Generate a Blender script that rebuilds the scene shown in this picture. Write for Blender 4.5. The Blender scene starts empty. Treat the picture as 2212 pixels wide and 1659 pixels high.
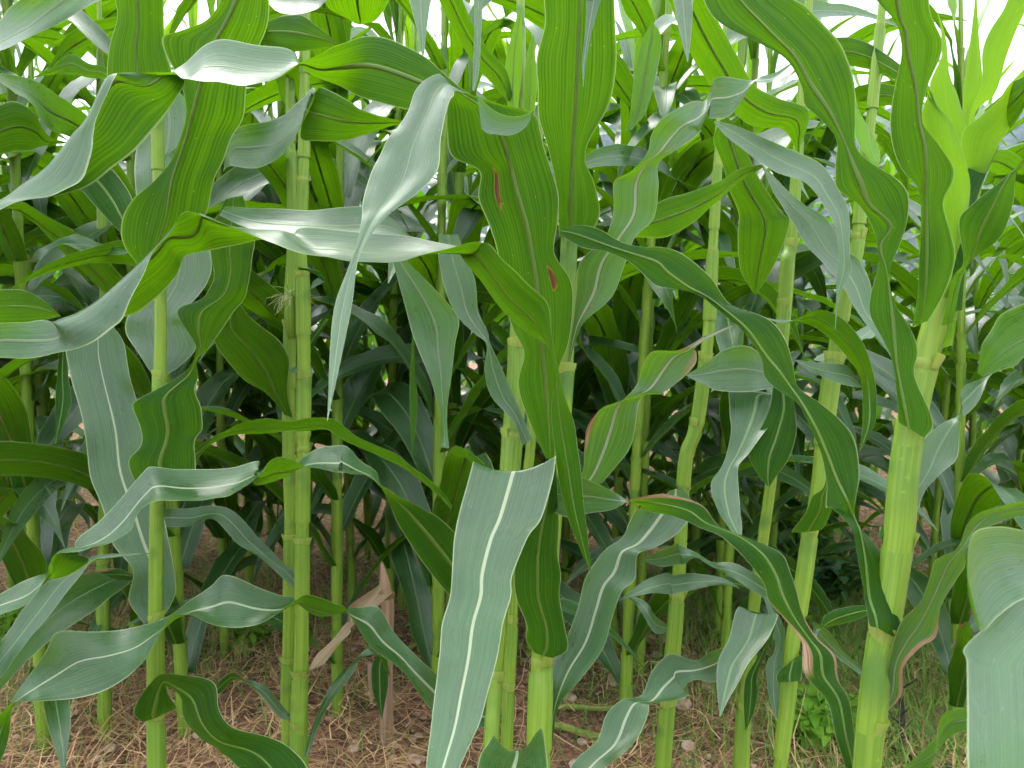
import bpy, math, random
import numpy as np
from mathutils import Vector, Matrix

rnd = random.Random(7)
sc = bpy.context.scene
col = sc.collection

# ------------------------------------------------------------------ camera
CAM_H = 0.95
PITCH = math.radians(5.0)
FPX = 1671.0                       # focal length in pixels of a 2212 x 1659 frame
cam_d = bpy.data.cameras.new('camera')
cam = bpy.data.objects.new('camera', cam_d)
col.objects.link(cam)
cam.location = (0, 0, CAM_H)
cam.rotation_euler = (math.radians(90) - PITCH, 0, 0)
cam_d.sensor_width = 36.0
cam_d.lens = 36.0 * FPX / 2212.0
cam_d.clip_start = 0.02
cam_d.clip_end = 6000
cam_d.dof.use_dof = True
cam_d.dof.focus_distance = 0.95
cam_d.dof.aperture_fstop = 16.0
sc.camera = cam

# ------------------------------------------------------------------ sky, sun, exposure
SUN_EL, SUN_AZ = math.radians(54), math.radians(-22)
world = bpy.data.worlds.new('World')
sc.world = world
world.use_nodes = True
wn, wl = world.node_tree.nodes, world.node_tree.links
wn.clear()
sky = wn.new('ShaderNodeTexSky')
sky.sky_type = 'NISHITA'
sky.sun_disc = False
sky.sun_elevation = SUN_EL
sky.sun_rotation = SUN_AZ
sky.air_density = 1.0
sky.dust_density = 4.0
cloud = wn.new('ShaderNodeMix')
cloud.data_type = 'RGBA'
cloud.inputs[0].default_value = 0.86
wl.new(sky.outputs[0], cloud.inputs[6])
cloud.inputs[7].default_value = (8.6, 9.0, 9.4, 1)
bg = wn.new('ShaderNodeBackground')
bg.inputs[1].default_value = 0.13
# an overcast sky is about three times as bright overhead as at the horizon
wtc = wn.new('ShaderNodeTexCoord')
wsep = wn.new('ShaderNodeSeparateXYZ')
wl.new(wtc.outputs['Generated'], wsep.inputs[0])
wmr = wn.new('ShaderNodeMapRange')
wl.new(wsep.outputs[2], wmr.inputs[0])
wmr.inputs[3].default_value = 0.52
wmr.inputs[4].default_value = 1.55
wmul = wn.new('ShaderNodeMix')
wmul.data_type = 'RGBA'
wmul.blend_type = 'MULTIPLY'
wmul.inputs[0].default_value = 1.0
wl.new(cloud.outputs[2], wmul.inputs[6])
wl.new(wmr.outputs[0], wmul.inputs[7])
wl.new(wmul.outputs[2], bg.inputs[0])
wo = wn.new('ShaderNodeOutputWorld')
wl.new(bg.outputs[0], wo.inputs[0])

sun_d = bpy.data.lights.new('sun', 'SUN')
sun_d.energy = 1.5
sun_d.angle = math.radians(24)
sun_d.color = (1.0, 0.97, 0.92)
sun = bpy.data.objects.new('sun', sun_d)
col.objects.link(sun)
sd = Vector((math.sin(SUN_AZ) * math.cos(SUN_EL), math.cos(SUN_AZ) * math.cos(SUN_EL), math.sin(SUN_EL)))
sun.rotation_euler = sd.to_track_quat('Z', 'Y').to_euler()
sun.location = (0, 0, 30)

vs = sc.view_settings
vs.view_transform = 'Standard'
vs.look = 'None'
vs.exposure = 1.62
vs.gamma = 1.0
sc.cycles.use_denoising = True
sc.cycles.use_adaptive_sampling = True
sc.cycles.adaptive_threshold = 0.03
sc.cycles.adaptive_min_samples = 12
sc.cycles.max_bounces = 5
sc.cycles.diffuse_bounces = 3
sc.cycles.glossy_bounces = 2
sc.cycles.transmission_bounces = 4
sc.cycles.volume_bounces = 1
sc.cycles.caustics_reflective = False
sc.cycles.caustics_refractive = False
sc.cycles.sample_clamp_indirect = 6

# ------------------------------------------------------------------ pixel -> point (frame of 2212 x 1659)
FW = Vector((0, math.cos(PITCH), -math.sin(PITCH)))
UPV = Vector((0, math.sin(PITCH), math.cos(PITCH)))
RT = Vector((1, 0, 0))
CAMP = np.array([0, 0, CAM_H])
FWn, UPn, RTn = np.array(FW), np.array(UPV), np.array(RT)
K = 0.34177
OFF = {'a': (0, 0), 'b': (729, 0), 'c': (1456, 0), 'd': (0, 540), 'e': (729, 540), 'f': (1456, 540),
       'g': (0, 1092), 'h': (729, 1092), 'i': (1456, 1092)}

def px(tile, x, y):
    if tile == 'o':
        return np.array([x, y], float)
    o = OFF[tile]
    return np.array([o[0] + x * K, o[1] + y * K])

def at(p, d):
    return CAMP + d * (FWn + RTn * (p[0] - 1106.0) / FPX - UPn * (p[1] - 829.5) / FPX)

# ------------------------------------------------------------------ materials
def new_mat(name):
    m = bpy.data.materials.new(name)
    m.use_nodes = True
    m.node_tree.nodes.clear()
    return m, m.node_tree.nodes, m.node_tree.links

def node(n, typ, **kw):
    x = n.new(typ)
    for k, v in kw.items():
        setattr(x, k, v)
    return x

def mathn(n, l, op, a, b=None, c=None, clamp=False):
    x = n.new('ShaderNodeMath')
    x.operation = op
    x.use_clamp = clamp
    for i, v in enumerate((a, b, c)):
        if v is None:
            continue
        if isinstance(v, (int, float)):
            x.inputs[i].default_value = v
        else:
            l.new(v, x.inputs[i])
    return x.outputs[0]

def mixc(n, l, f, a, b):
    x = n.new('ShaderNodeMix')
    x.data_type = 'RGBA'
    for i, v in ((0, f), (6, a), (7, b)):
        if isinstance(v, (int, float)):
            x.inputs[i].default_value = v
        elif isinstance(v, tuple):
            x.inputs[i].default_value = (*v, 1)
        else:
            l.new(v, x.inputs[i])
    return x.outputs[2]

def smooth(n, l, v, a, b):
    x = n.new('ShaderNodeMapRange')
    x.interpolation_type = 'SMOOTHSTEP'
    l.new(v, x.inputs[0])
    x.inputs[1].default_value = a
    x.inputs[2].default_value = b
    return x.outputs[0]

def leaf_material(name, up0, up1, un0, un1, tr0, tr1, tfac, rough_up, lesion=0.0, dry=0.0, spots=()):
    m, n, l = new_mat(name)
    uv = n.new('ShaderNodeUVMap')
    uv.uv_map = 'UVMap'
    sep = n.new('ShaderNodeSeparateXYZ')
    l.new(uv.outputs[0], sep.inputs[0])
    u, v = sep.outputs[0], sep.outputs[1]
    oi = n.new('ShaderNodeObjectInfo')
    rv = oi.outputs['Random']
    e = mathn(n, l, 'MULTIPLY', mathn(n, l, 'ABSOLUTE', mathn(n, l, 'SUBTRACT', u, 0.5)), 2.0)
    # veins : long thin streaks
    cb = n.new('ShaderNodeCombineXYZ')
    l.new(mathn(n, l, 'MULTIPLY', u, 46.0), cb.inputs[0])
    l.new(mathn(n, l, 'MULTIPLY', v, 5.0), cb.inputs[1])
    l.new(mathn(n, l, 'MULTIPLY', rv, 90.0), cb.inputs[2])
    ns = node(n, 'ShaderNodeTexNoise')
    ns.inputs['Scale'].default_value = 1.0
    ns.inputs['Detail'].default_value = 1.0
    l.new(cb.outputs[0], ns.inputs[0])
    streak = smooth(n, l, ns.outputs[0], 0.36, 0.64)
    wv = mathn(n, l, 'SINE', mathn(n, l, 'ADD', mathn(n, l, 'MULTIPLY', u, 150.0), mathn(n, l, 'MULTIPLY', ns.outputs[0], 5.0)))
    vein = mathn(n, l, 'MULTIPLY_ADD', wv, 0.5, 0.5)
    # broad blotches
    cb2 = n.new('ShaderNodeCombineXYZ')
    l.new(mathn(n, l, 'MULTIPLY', u, 2.2), cb2.inputs[0])
    l.new(mathn(n, l, 'MULTIPLY', v, 9.0), cb2.inputs[1])
    l.new(mathn(n, l, 'MULTIPLY', rv, 57.0), cb2.inputs[2])
    nb = node(n, 'ShaderNodeTexNoise')
    nb.inputs['Scale'].default_value = 1.0
    nb.inputs['Detail'].default_value = 0.0
    l.new(cb2.outputs[0], nb.inputs[0])
    blot = smooth(n, l, nb.outputs[0], 0.3, 0.7)
    geo = n.new('ShaderNodeNewGeometry')
    back = geo.outputs['Backfacing']
    mixf = mathn(n, l, 'MULTIPLY_ADD', streak, 0.35, mathn(n, l, 'MULTIPLY', blot, 0.5))
    cu = mixc(n, l, mixf, up0, up1)
    cd = mixc(n, l, mixf, un0, un1)
    base = mixc(n, l, back, cu, cd)
    # pale margin
    margin = smooth(n, l, e, 0.955, 0.985)
    base = mixc(n, l, mathn(n, l, 'MULTIPLY', margin, 0.55), base, (0.42, 0.5, 0.25))
    tcol = mixc(n, l, mathn(n, l, 'MULTIPLY', mathn(n, l, 'MULTIPLY_ADD', streak, 0.26, mathn(n, l, 'MULTIPLY_ADD', vein, 0.28, 0.28)), 1.0), tr0, tr1)
    # damage: brown lesions stretched along the veins, dry margin
    cb3 = n.new('ShaderNodeCombineXYZ')
    l.new(mathn(n, l, 'MULTIPLY', u, 7.0), cb3.inputs[0])
    l.new(mathn(n, l, 'MULTIPLY', v, 16.0), cb3.inputs[1])
    l.new(mathn(n, l, 'MULTIPLY', rv, 133.0), cb3.inputs[2])
    nl = node(n, 'ShaderNodeTexNoise')
    nl.inputs['Scale'].default_value = 1.0
    nl.inputs['Detail'].default_value = 2.0
    l.new(cb3.outputs[0], nl.inputs[0])
    les = smooth(n, l, nl.outputs[0], 0.80 - lesion, 0.82 - lesion)
    core = smooth(n, l, nl.outputs[0], 0.82 - lesion, 0.86 - lesion)
    brown = mixc(n, l, core, (0.30, 0.20, 0.05), (0.17, 0.085, 0.045))
    if dry > 0:
        les2 = smooth(n, l, mathn(n, l, 'ADD', mathn(n, l, 'MULTIPLY', e, 0.55), nb.outputs[0]), 1.12 - dry, 1.2 - dry)
        brown = mixc(n, l, les2, brown, mixc(n, l, streak, (0.20, 0.12, 0.06), (0.40, 0.28, 0.18)))
        les = mathn(n, l, 'MAXIMUM', les, les2)
    for (su, sv, ru, rv_) in spots:
        du = mathn(n, l, 'DIVIDE', mathn(n, l, 'SUBTRACT', u, su), ru)
        dv = mathn(n, l, 'DIVIDE', mathn(n, l, 'SUBTRACT', v, sv), rv_)
        rr = mathn(n, l, 'SQRT', mathn(n, l, 'ADD', mathn(n, l, 'MULTIPLY', du, du), mathn(n, l, 'MULTIPLY', dv, dv)))
        rr = mathn(n, l, 'ADD', rr, mathn(n, l, 'MULTIPLY_ADD', ns.outputs[0], 1.0, -0.5))
        sp = smooth(n, l, rr, 1.0, 0.86)
        brown = mixc(n, l, sp, brown, mixc(n, l, smooth(n, l, rr, 0.62, 0.9), mixc(n, l, streak, (0.06, 0.028, 0.015), (0.15, 0.08, 0.045)), (0.30, 0.2, 0.03)))
        les = mathn(n, l, 'MAXIMUM', les, sp)
    # tiny pale specks
    vor = n.new('ShaderNodeTexVoronoi')
    vor.inputs['Scale'].default_value = 1.0
    cb4 = n.new('ShaderNodeCombineXYZ')
    l.new(mathn(n, l, 'MULTIPLY', u, 7.0), cb4.inputs[0])
    l.new(mathn(n, l, 'MULTIPLY', v, 55.0), cb4.inputs[1])
    l.new(mathn(n, l, 'MULTIPLY', rv, 33.0), cb4.inputs[2])
    l.new(cb4.outputs[0], vor.inputs[0])
    speck = smooth(n, l, vor.outputs['Distance'], 0.07, 0.05)
    base = mixc(n, l, mathn(n, l, 'MULTIPLY', speck, 0.35), base, (0.4, 0.46, 0.2))
    base = mixc(n, l, les, base, brown)
    tcol = mixc(n, l, les, tcol, (0.12, 0.05, 0.01))
    pb = n.new('ShaderNodeBsdfPrincipled')
    l.new(base, pb.inputs['Base Color'])
    cb5 = n.new('ShaderNodeCombineXYZ')
    l.new(mathn(n, l, 'MULTIPLY', u, 9.0), cb5.inputs[0])
    l.new(mathn(n, l, 'MULTIPLY', v, 60.0), cb5.inputs[1])
    l.new(mathn(n, l, 'MULTIPLY', rv, 71.0), cb5.inputs[2])
    nr = node(n, 'ShaderNodeTexNoise')
    nr.inputs['Scale'].default_value = 1.0
    nr.inputs['Detail'].default_value = 3.0
    l.new(cb5.outputs[0], nr.inputs[0])
    rough_up = mathn(n, l, 'MULTIPLY_ADD', nr.outputs[0], 0.30, rough_up - 0.12)
    rg = mathn(n, l, 'MULTIPLY_ADD', back, 0.2, mathn(n, l, 'MULTIPLY_ADD', blot, 0.12, rough_up))
    l.new(rg, pb.inputs['Roughness'])
    pb.inputs['IOR'].default_value = 1.5
    l.new(mathn(n, l, 'MULTIPLY_ADD', back, -0.48, 0.60), pb.inputs['Specular IOR Level'])
    l.new(mathn(n, l, 'MULTIPLY_ADD', back, -0.03, 0.04), pb.inputs['Sheen Weight'])
    pb.inputs['Sheen Roughness'].default_value = 0.45
    l.new(mathn(n, l, 'MULTIPLY_ADD', back, -0.24, 0.24), pb.inputs['Coat Weight'])
    pb.inputs['Coat Roughness'].default_value = 0.34
    pb.inputs['Coat IOR'].default_value = 1.6
    bmp = n.new('ShaderNodeBump')
    bmp.inputs['Strength'].default_value = 0.16
    bmp.inputs['Distance'].default_value = 0.0012
    l.new(mathn(n, l, 'ADD', mathn(n, l, 'ADD', mathn(n, l, 'MULTIPLY', vein, 0.3), streak), mathn(n, l, 'MULTIPLY', mathn(n, l, 'ADD', nr.outputs[0], nb.outputs[0]), 2.5)), bmp.inputs['Height'])
    l.new(bmp.outputs[0], pb.inputs['Normal'])
    tb = n.new('ShaderNodeBsdfTranslucent')
    l.new(tcol, tb.inputs[0])
    mx = n.new('ShaderNodeMixShader')
    mx.inputs[0].default_value = tfac
    l.new(pb.outputs[0], mx.inputs[1])
    l.new(tb.outputs[0], mx.inputs[2])
    out = n.new('ShaderNodeOutputMaterial')
    l.new(mx.outputs[0], out.inputs[0])
    return m

M = {}
LEAF = ((0.012, 0.060, 0.013), (0.024, 0.100, 0.022), (0.008, 0.044, 0.003), (0.016, 0.072, 0.005), (0.018, 0.14, 0.001), (0.26, 0.56, 0.003))
M['leaf'] = leaf_material('leaf_blade', (0.012, 0.060, 0.013), (0.024, 0.100, 0.022), (0.008, 0.044, 0.003), (0.016, 0.072, 0.005),
                          (0.018, 0.14, 0.001), (0.26, 0.56, 0.003), 0.31, 0.27, 0.0)
M['spotted'] = leaf_material('leaf_blade_spotted', (0.012, 0.060, 0.013), (0.024, 0.100, 0.022), (0.008, 0.044, 0.003), (0.016, 0.072, 0.005),
                             (0.018, 0.14, 0.001), (0.26, 0.56, 0.003), 0.31, 0.27, 0.12)
M['young'] = leaf_material('young_leaf_blade', (0.08, 0.20, 0.025), (0.12, 0.27, 0.03), (0.09, 0.22, 0.018), (0.13, 0.29, 0.024),
                           (0.20, 0.44, 0.008), (0.32, 0.58, 0.012), 0.36, 0.42, 0.0)
M['scorched'] = leaf_material('scorched_leaf_blade', (0.012, 0.060, 0.013), (0.024, 0.100, 0.022), (0.008, 0.044, 0.003), (0.016, 0.072, 0.005),
                              (0.018, 0.14, 0.001), (0.26, 0.56, 0.003), 0.33, 0.3, 0.04, 0.06)
M['dry'] = leaf_material('dry_leaf_blade', (0.20, 0.12, 0.06), (0.36, 0.25, 0.15), (0.18, 0.10, 0.05), (0.30, 0.20, 0.11),
                         (0.25, 0.14, 0.05), (0.4, 0.25, 0.1), 0.2, 0.6, 0.05)

def far_leaf_material(name, up, un, tr, tfac):
    m, n, l = new_mat(name)
    geo = n.new('ShaderNodeNewGeometry')
    oi = n.new('ShaderNodeObjectInfo')
    pb = n.new('ShaderNodeBsdfPrincipled')
    a = mixc(n, l, oi.outputs['Random'], up, tuple(c * 1.5 for c in up))
    b = mixc(n, l, oi.outputs['Random'], un, tuple(c * 1.5 for c in un))
    l.new(mixc(n, l, geo.outputs['Backfacing'], a, b), pb.inputs['Base Color'])
    pb.inputs['Roughness'].default_value = 0.3
    pb.inputs['Specular IOR Level'].default_value = 0.8
    tb = n.new('ShaderNodeBsdfTranslucent')
    tb.inputs[0].default_value = (*tr, 1)
    mx = n.new('ShaderNodeMixShader')
    mx.inputs[0].default_value = tfac
    l.new(pb.outputs[0], mx.inputs[1])
    l.new(tb.outputs[0], mx.inputs[2])
    out = n.new('ShaderNodeOutputMaterial')
    l.new(mx.outputs[0], out.inputs[0])
    return m
M['far'] = far_leaf_material('far_leaf_blade', (0.013, 0.062, 0.015), (0.010, 0.056, 0.004), (0.12, 0.36, 0.003), 0.35)
M['far_young'] = far_leaf_material('far_young_leaf_blade', (0.06, 0.16, 0.02), (0.07, 0.18, 0.015), (0.24, 0.5, 0.01), 0.36)

def midrib_material(name, u0, u1):
    m, n, l = new_mat(name)
    uv = n.new('ShaderNodeUVMap')
    uv.uv_map = 'UVMap'
    sep = n.new('ShaderNodeSeparateXYZ')
    l.new(uv.outputs[0], sep.inputs[0])
    side = smooth(n, l, sep.outputs[0], 0.45, 0.55)
    ns = n.new('ShaderNodeTexNoise')
    cb = n.new('ShaderNodeCombineXYZ')
    l.new(mathn(n, l, 'MULTIPLY', sep.outputs[0], 9.0), cb.inputs[0])
    l.new(mathn(n, l, 'MULTIPLY', sep.outputs[1], 6.0), cb.inputs[1])
    l.new(cb.outputs[0], ns.inputs[0])
    ns.inputs['Scale'].default_value = 1.0
    ca = mixc(n, l, ns.outputs[0], u0, u1)
    cbm = mixc(n, l, ns.outputs[0], (0.075, 0.17, 0.016), (0.14, 0.24, 0.03))
    pb = n.new('ShaderNodeBsdfPrincipled')
    l.new(mixc(n, l, side, cbm, ca), pb.inputs['Base Color'])
    pb.inputs['Roughness'].default_value = 0.42
    tb = n.new('ShaderNodeBsdfTranslucent')
    tb.inputs[0].default_value = (0.3, 0.42, 0.02, 1)
    mx = n.new('ShaderNodeMixShader')
    mx.inputs[0].default_value = 0.4
    l.new(pb.outputs[0], mx.inputs[1])
    l.new(tb.outputs[0], mx.inputs[2])
    out = n.new('ShaderNodeOutputMaterial')
    l.new(mx.outputs[0], out.inputs[0])
    return m
M['midrib'] = midrib_material('midrib', (0.10, 0.20, 0.075), (0.24, 0.34, 0.17))
M['midrib_white'] = midrib_material('white_midrib', (0.26, 0.35, 0.18), (0.5, 0.57, 0.38))

def streak_material(name, c0, c1, c2=None, rough=0.45, su=14.0, sv=4.0, bump=0.0008, trans=None, tfac=0.15, spec=0.3, foot=None):
    """colour streaked along v of a tube (u round, v in metres)"""
    m, n, l = new_mat(name)
    uv = n.new('ShaderNodeUVMap')
    uv.uv_map = 'UVMap'
    sep = n.new('ShaderNodeSeparateXYZ')
    l.new(uv.outputs[0], sep.inputs[0])
    oi = n.new('ShaderNodeObjectInfo')
    cb = n.new('ShaderNodeCombineXYZ')
    l.new(mathn(n, l, 'MULTIPLY', sep.outputs[0], su), cb.inputs[0])
    l.new(mathn(n, l, 'MULTIPLY', sep.outputs[1], sv), cb.inputs[1])
    l.new(mathn(n, l, 'MULTIPLY', oi.outputs['Random'], 50.0), cb.inputs[2])
    ns = n.new('ShaderNodeTexNoise')
    ns.inputs['Scale'].default_value = 1.0
    ns.inputs['Detail'].default_value = 4.0
    l.new(cb.outputs[0], ns.inputs[0])
    f = smooth(n, l, ns.outputs[0], 0.3, 0.7)
    c = mixc(n, l, f, c0, c1)
    if c2:
        nb = n.new('ShaderNodeTexNoise')
        nb.inputs['Scale'].default_value = 14.0
        tc = n.new('ShaderNodeTexCoord')
        l.new(tc.outputs['Object'], nb.inputs[0])
        c = mixc(n, l, smooth(n, l, nb.outputs[0], 0.56, 0.7), c, c2)
    if foot:
        c = mixc(n, l, smooth(n, l, sep.outputs[1], 0.10, 0.02), c, mixc(n, l, f, *foot))
    pb = n.new('ShaderNodeBsdfPrincipled')
    l.new(c, pb.inputs['Base Color'])
    pb.inputs['Roughness'].default_value = rough
    pb.inputs['Specular IOR Level'].default_value = spec
    bmp = n.new('ShaderNodeBump')
    bmp.inputs['Strength'].default_value = 0.4
    bmp.inputs['Distance'].default_value = bump
    l.new(ns.outputs[0], bmp.inputs['Height'])
    l.new(bmp.outputs[0], pb.inputs['Normal'])
    out = n.new('ShaderNodeOutputMaterial')
    if trans:
        tb = n.new('ShaderNodeBsdfTranslucent')
        tb.inputs[0].default_value = (*trans, 1)
        mx = n.new('ShaderNodeMixShader')
        mx.inputs[0].default_value = tfac
        l.new(pb.outputs[0], mx.inputs[1])
        l.new(tb.outputs[0], mx.inputs[2])
        l.new(mx.outputs[0], out.inputs[0])
    else:
        l.new(pb.outputs[0], out.inputs[0])
    return m

M['stalk'] = streak_material('stalk_skin', (0.125, 0.235, 0.02), (0.20, 0.315, 0.034), (0.085, 0.185, 0.025), 0.42)
M['sheath'] = streak_material('sheath_skin', (0.105, 0.215, 0.022), (0.175, 0.295, 0.036), (0.08, 0.175, 0.026), 0.45, su=30, foot=((0.125, 0.235, 0.02), (0.20, 0.315, 0.034)))
M['collar'] = streak_material('collar_skin', (0.20, 0.32, 0.05), (0.34, 0.43, 0.11), None, 0.5, trans=(0.5, 0.6, 0.1), tfac=0.3)
M['node'] = streak_material('node_skin', (0.16, 0.24, 0.03), (0.22, 0.3, 0.05), (0.09, 0.12, 0.02), 0.5)
M['deadstalk'] = streak_material('dead_stalk_skin', (0.20, 0.12, 0.07), (0.34, 0.23, 0.15), (0.12, 0.07, 0.04), 0.75)
M['silk'] = streak_material('silk', (0.5, 0.5, 0.28), (0.62, 0.58, 0.36), None, 0.5, trans=(0.6, 0.6, 0.3), tfac=0.3)
M['hose'] = streak_material('black_hose', (0.012, 0.012, 0.014), (0.025, 0.025, 0.03), None, 0.45)

# ------------------------------------------------------------------ mesh helpers
def link(name, verts, faces, mat, parent=None, uvs=None, smooth_=True):
    me = bpy.data.meshes.new(name)
    me.from_pydata([tuple(map(float, v)) for v in verts], [], faces)
    if uvs is not None:
        lay = me.uv_layers.new(name='UVMap')
        idx = np.empty(len(me.loops), dtype=np.int32)
        me.loops.foreach_get('vertex_index', idx)
        lay.data.foreach_set('uv', np.asarray(uvs, dtype=np.float32)[idx].ravel())
    me.materials.append(mat)
    if smooth_:
        me.polygons.foreach_set('use_smooth', [True] * len(me.polygons))
    me.update()
    o = bpy.data.objects.new(name, me)
    col.objects.link(o)
    if parent is not None:
        o.parent = parent
    return o

def empty(name, loc, label=None, cat=None, group=None):
    o = bpy.data.objects.new(name, None)
    o.empty_display_size = 0.05
    col.objects.link(o)
    o.location = tuple(map(float, loc))
    if label: o['label'] = label
    if cat: o['category'] = cat
    if group: o['group'] = group
    return o

def tube_data(pts, rads, seg=10, squash=None):
    """tube through pts with radii; uv = (round, metres)"""
    P = np.asarray(pts, float)
    T = np.gradient(P, axis=0)
    T /= np.linalg.norm(T, axis=1)[:, None] + 1e-12
    ref = np.array([1.0, 0, 0]) if abs(T[0][0]) < 0.8 else np.array([0, 0, 1.0])
    V, UV, F = [], [], []
    L = 0
    for i in range(len(P)):
        if i: L += np.linalg.norm(P[i] - P[i - 1])
        b = np.cross(T[i], ref); b /= np.linalg.norm(b) + 1e-12
        a = np.cross(b, T[i])
        for k in range(seg + 1):
            th = 2 * math.pi * k / seg
            V.append(P[i] + rads[i] * (math.cos(th) * a + math.sin(th) * b))
            UV.append((k / seg, L))
    w = seg + 1
    for i in range(len(P) - 1):
        for k in range(seg):
            F.append((i * w + k, i * w + k + 1, (i + 1) * w + k + 1, (i + 1) * w + k))
    return V, F, UV

def catmull(P, n_per=6):
    """interpolating spline through rows of P; centripetal spacing from the first two columns is not needed"""
    P = np.asarray(P, float)
    Q = np.vstack([2 * P[0] - P[1], P, 2 * P[-1] - P[-2]])
    out = []
    for i in range(1, len(Q) - 2):
        p0, p1, p2, p3 = Q[i - 1], Q[i], Q[i + 1], Q[i + 2]
        for k in range(n_per):
            t = k / n_per
            out.append(0.5 * ((2 * p1) + (p2 - p0) * t + (2 * p0 - 5 * p1 + 4 * p2 - p3) * t * t + (3 * p1 - p0 - 3 * p2 + p3) * t ** 3))
    out.append(P[-1])
    return np.array(out)

NU = 9

def blade(name, A, Mi, B, parent, mat, org, seed=0, ruffle=0.0025, fold=0.10, rib=True, pw=False):
    """leaf blade from edge curves A, B and a middle curve Mi (world). Upper face is where A->B x tangent points."""
    r = np.random.RandomState(seed)
    n = len(A)
    C = Mi
    T = np.gradient(C, axis=0)
    T /= np.linalg.norm(T, axis=1)[:, None] + 1e-9
    W = B - A
    wl_ = np.linalg.norm(W, axis=1)
    N = np.cross(W, T)
    N /= np.linalg.norm(N, axis=1)[:, None] + 1e-9
    for _ in range(2):
        N[1:-1] = (N[:-2] + N[1:-1] * 2 + N[2:])
        N /= np.linalg.norm(N, axis=1)[:, None] + 1e-9
    s = np.concatenate([[0], np.cumsum(np.linalg.norm(np.diff(C, axis=0), axis=1))])
    Mf = Mi - N * (wl_ * fold)[:, None]
    ph = r.uniform(0, 6.28, 6)
    fr = r.uniform(30, 70, 2)
    us = np.linspace(0, 1, NU)
    V, UV, F = [], [], []
    mid = []
    for i in range(n):
        for j, u in enumerate(us):
            if pw:
                q = 2 * u if u < .5 else 2 - 2 * u
                p = (A[i] if u < .5 else B[i]) * (1 - q) + Mf[i] * q + N[i] * wl_[i] * 0.16 * q * (1 - q)
            else:
                p = A[i] * (1 - u) * (1 - 2 * u) + Mf[i] * 4 * u * (1 - u) + B[i] * u * (2 * u - 1)
            ed = abs(2 * u - 1)
            k = 0 if u < 0.5 else 1
            am = ruffle * min(1, wl_[i] / 0.05) * ed ** 2.2
            rf = math.sin(s[i] * fr[k] + ph[k]) * 0.7 + math.sin(s[i] * fr[k] * 2.3 + ph[k + 2]) * 0.35
            p = p + N[i] * am * rf
            V.append(p - org)
            UV.append((u, s[i]))
            if j == NU // 2:
                mid.append(p)
    for i in range(n - 1):
        for j in range(NU - 1):
            a = i * NU + j
            F.append((a, a + 1, a + NU + 1, a + NU))
    o = link(name, V, F, mat, parent, UV)
    if rib:
        mid = np.array(mid)
        Wn = W / (wl_[:, None] + 1e-9)
        for _ in range(3):
            Wn[1:-1] = Wn[:-2] + Wn[1:-1] + Wn[2:]
            Wn /= np.linalg.norm(Wn, axis=1)[:, None] + 1e-9
        V2, U2, F2 = [], [], []
        prof = [(-1.4, -.25, 0), (-1, .2, .6), (-.6, .42, 1), (0, .5, 1), (.6, .42, 1), (1, .2, .6), (1.4, -.25, 0), (.9, -1.0, 0), (0, -1.5, 0), (-.9, -1.0, 0), (-1.4, -.25, 0)]
        tip_end = 1 if wl_[-1] < wl_[0] else -1
        for i in range(n):
            f = s[i] / s[-1]
            if tip_end < 0: f = 1 - f
            hw = (0.0023 * (1 - f) ** 0.8 + 0.0004)
            hw = min(hw, wl_[i] * 0.035 + 0.0002, wl_.max() * (0.03 if rib == 'white' else 0.024))
            th = hw * 0.42
            for (x, y, sd_) in prof:
                V2.append(mid[i] + Wn[i] * hw * x + N[i] * (th * y) - org)
                U2.append((sd_, s[i]))
        w = len(prof)
        for i in range(n - 1):
            for k in range(w - 1):
                F2.append((i * w + k, i * w + k + 1, (i + 1) * w + k + 1, (i + 1) * w + k))
        link('midrib', V2, F2, M['midrib_white' if rib == 'white' else 'midrib'], o, U2)
    return o

CNT = [0]

def spots(o, plist, **kw):
    """brown lesions at the given places of one leaf; sizes in blade width and metres"""
    me = o.data
    uv = me.uv_layers[0].data
    org = np.array(o.parent.location)
    loc = {}
    for lp in me.loops:
        loc[lp.vertex_index] = tuple(uv[lp.index].uv)
    S = []
    for (t, x, y, ru, rv_) in plist:
        best, bd = None, 1e9
        tgt = px(t, x, y)
        for vtx in me.vertices:
            rel = np.array(vtx.co) + org - CAMP
            dep = rel @ FWn
            qx = 1106 + (rel @ RTn) / dep * FPX
            qy = 829.5 - (rel @ UPn) / dep * FPX
            e = (qx - tgt[0]) ** 2 + (qy - tgt[1]) ** 2 + dep * 3
            if e < bd: bd, best = e, vtx.index
        S.append((*loc[best], ru, rv_))
    o.data.materials[0] = leaf_material('leaf_blade_lesions', *LEAF, 0.31, 0.27, 0.0, 0.0, S)


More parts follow.
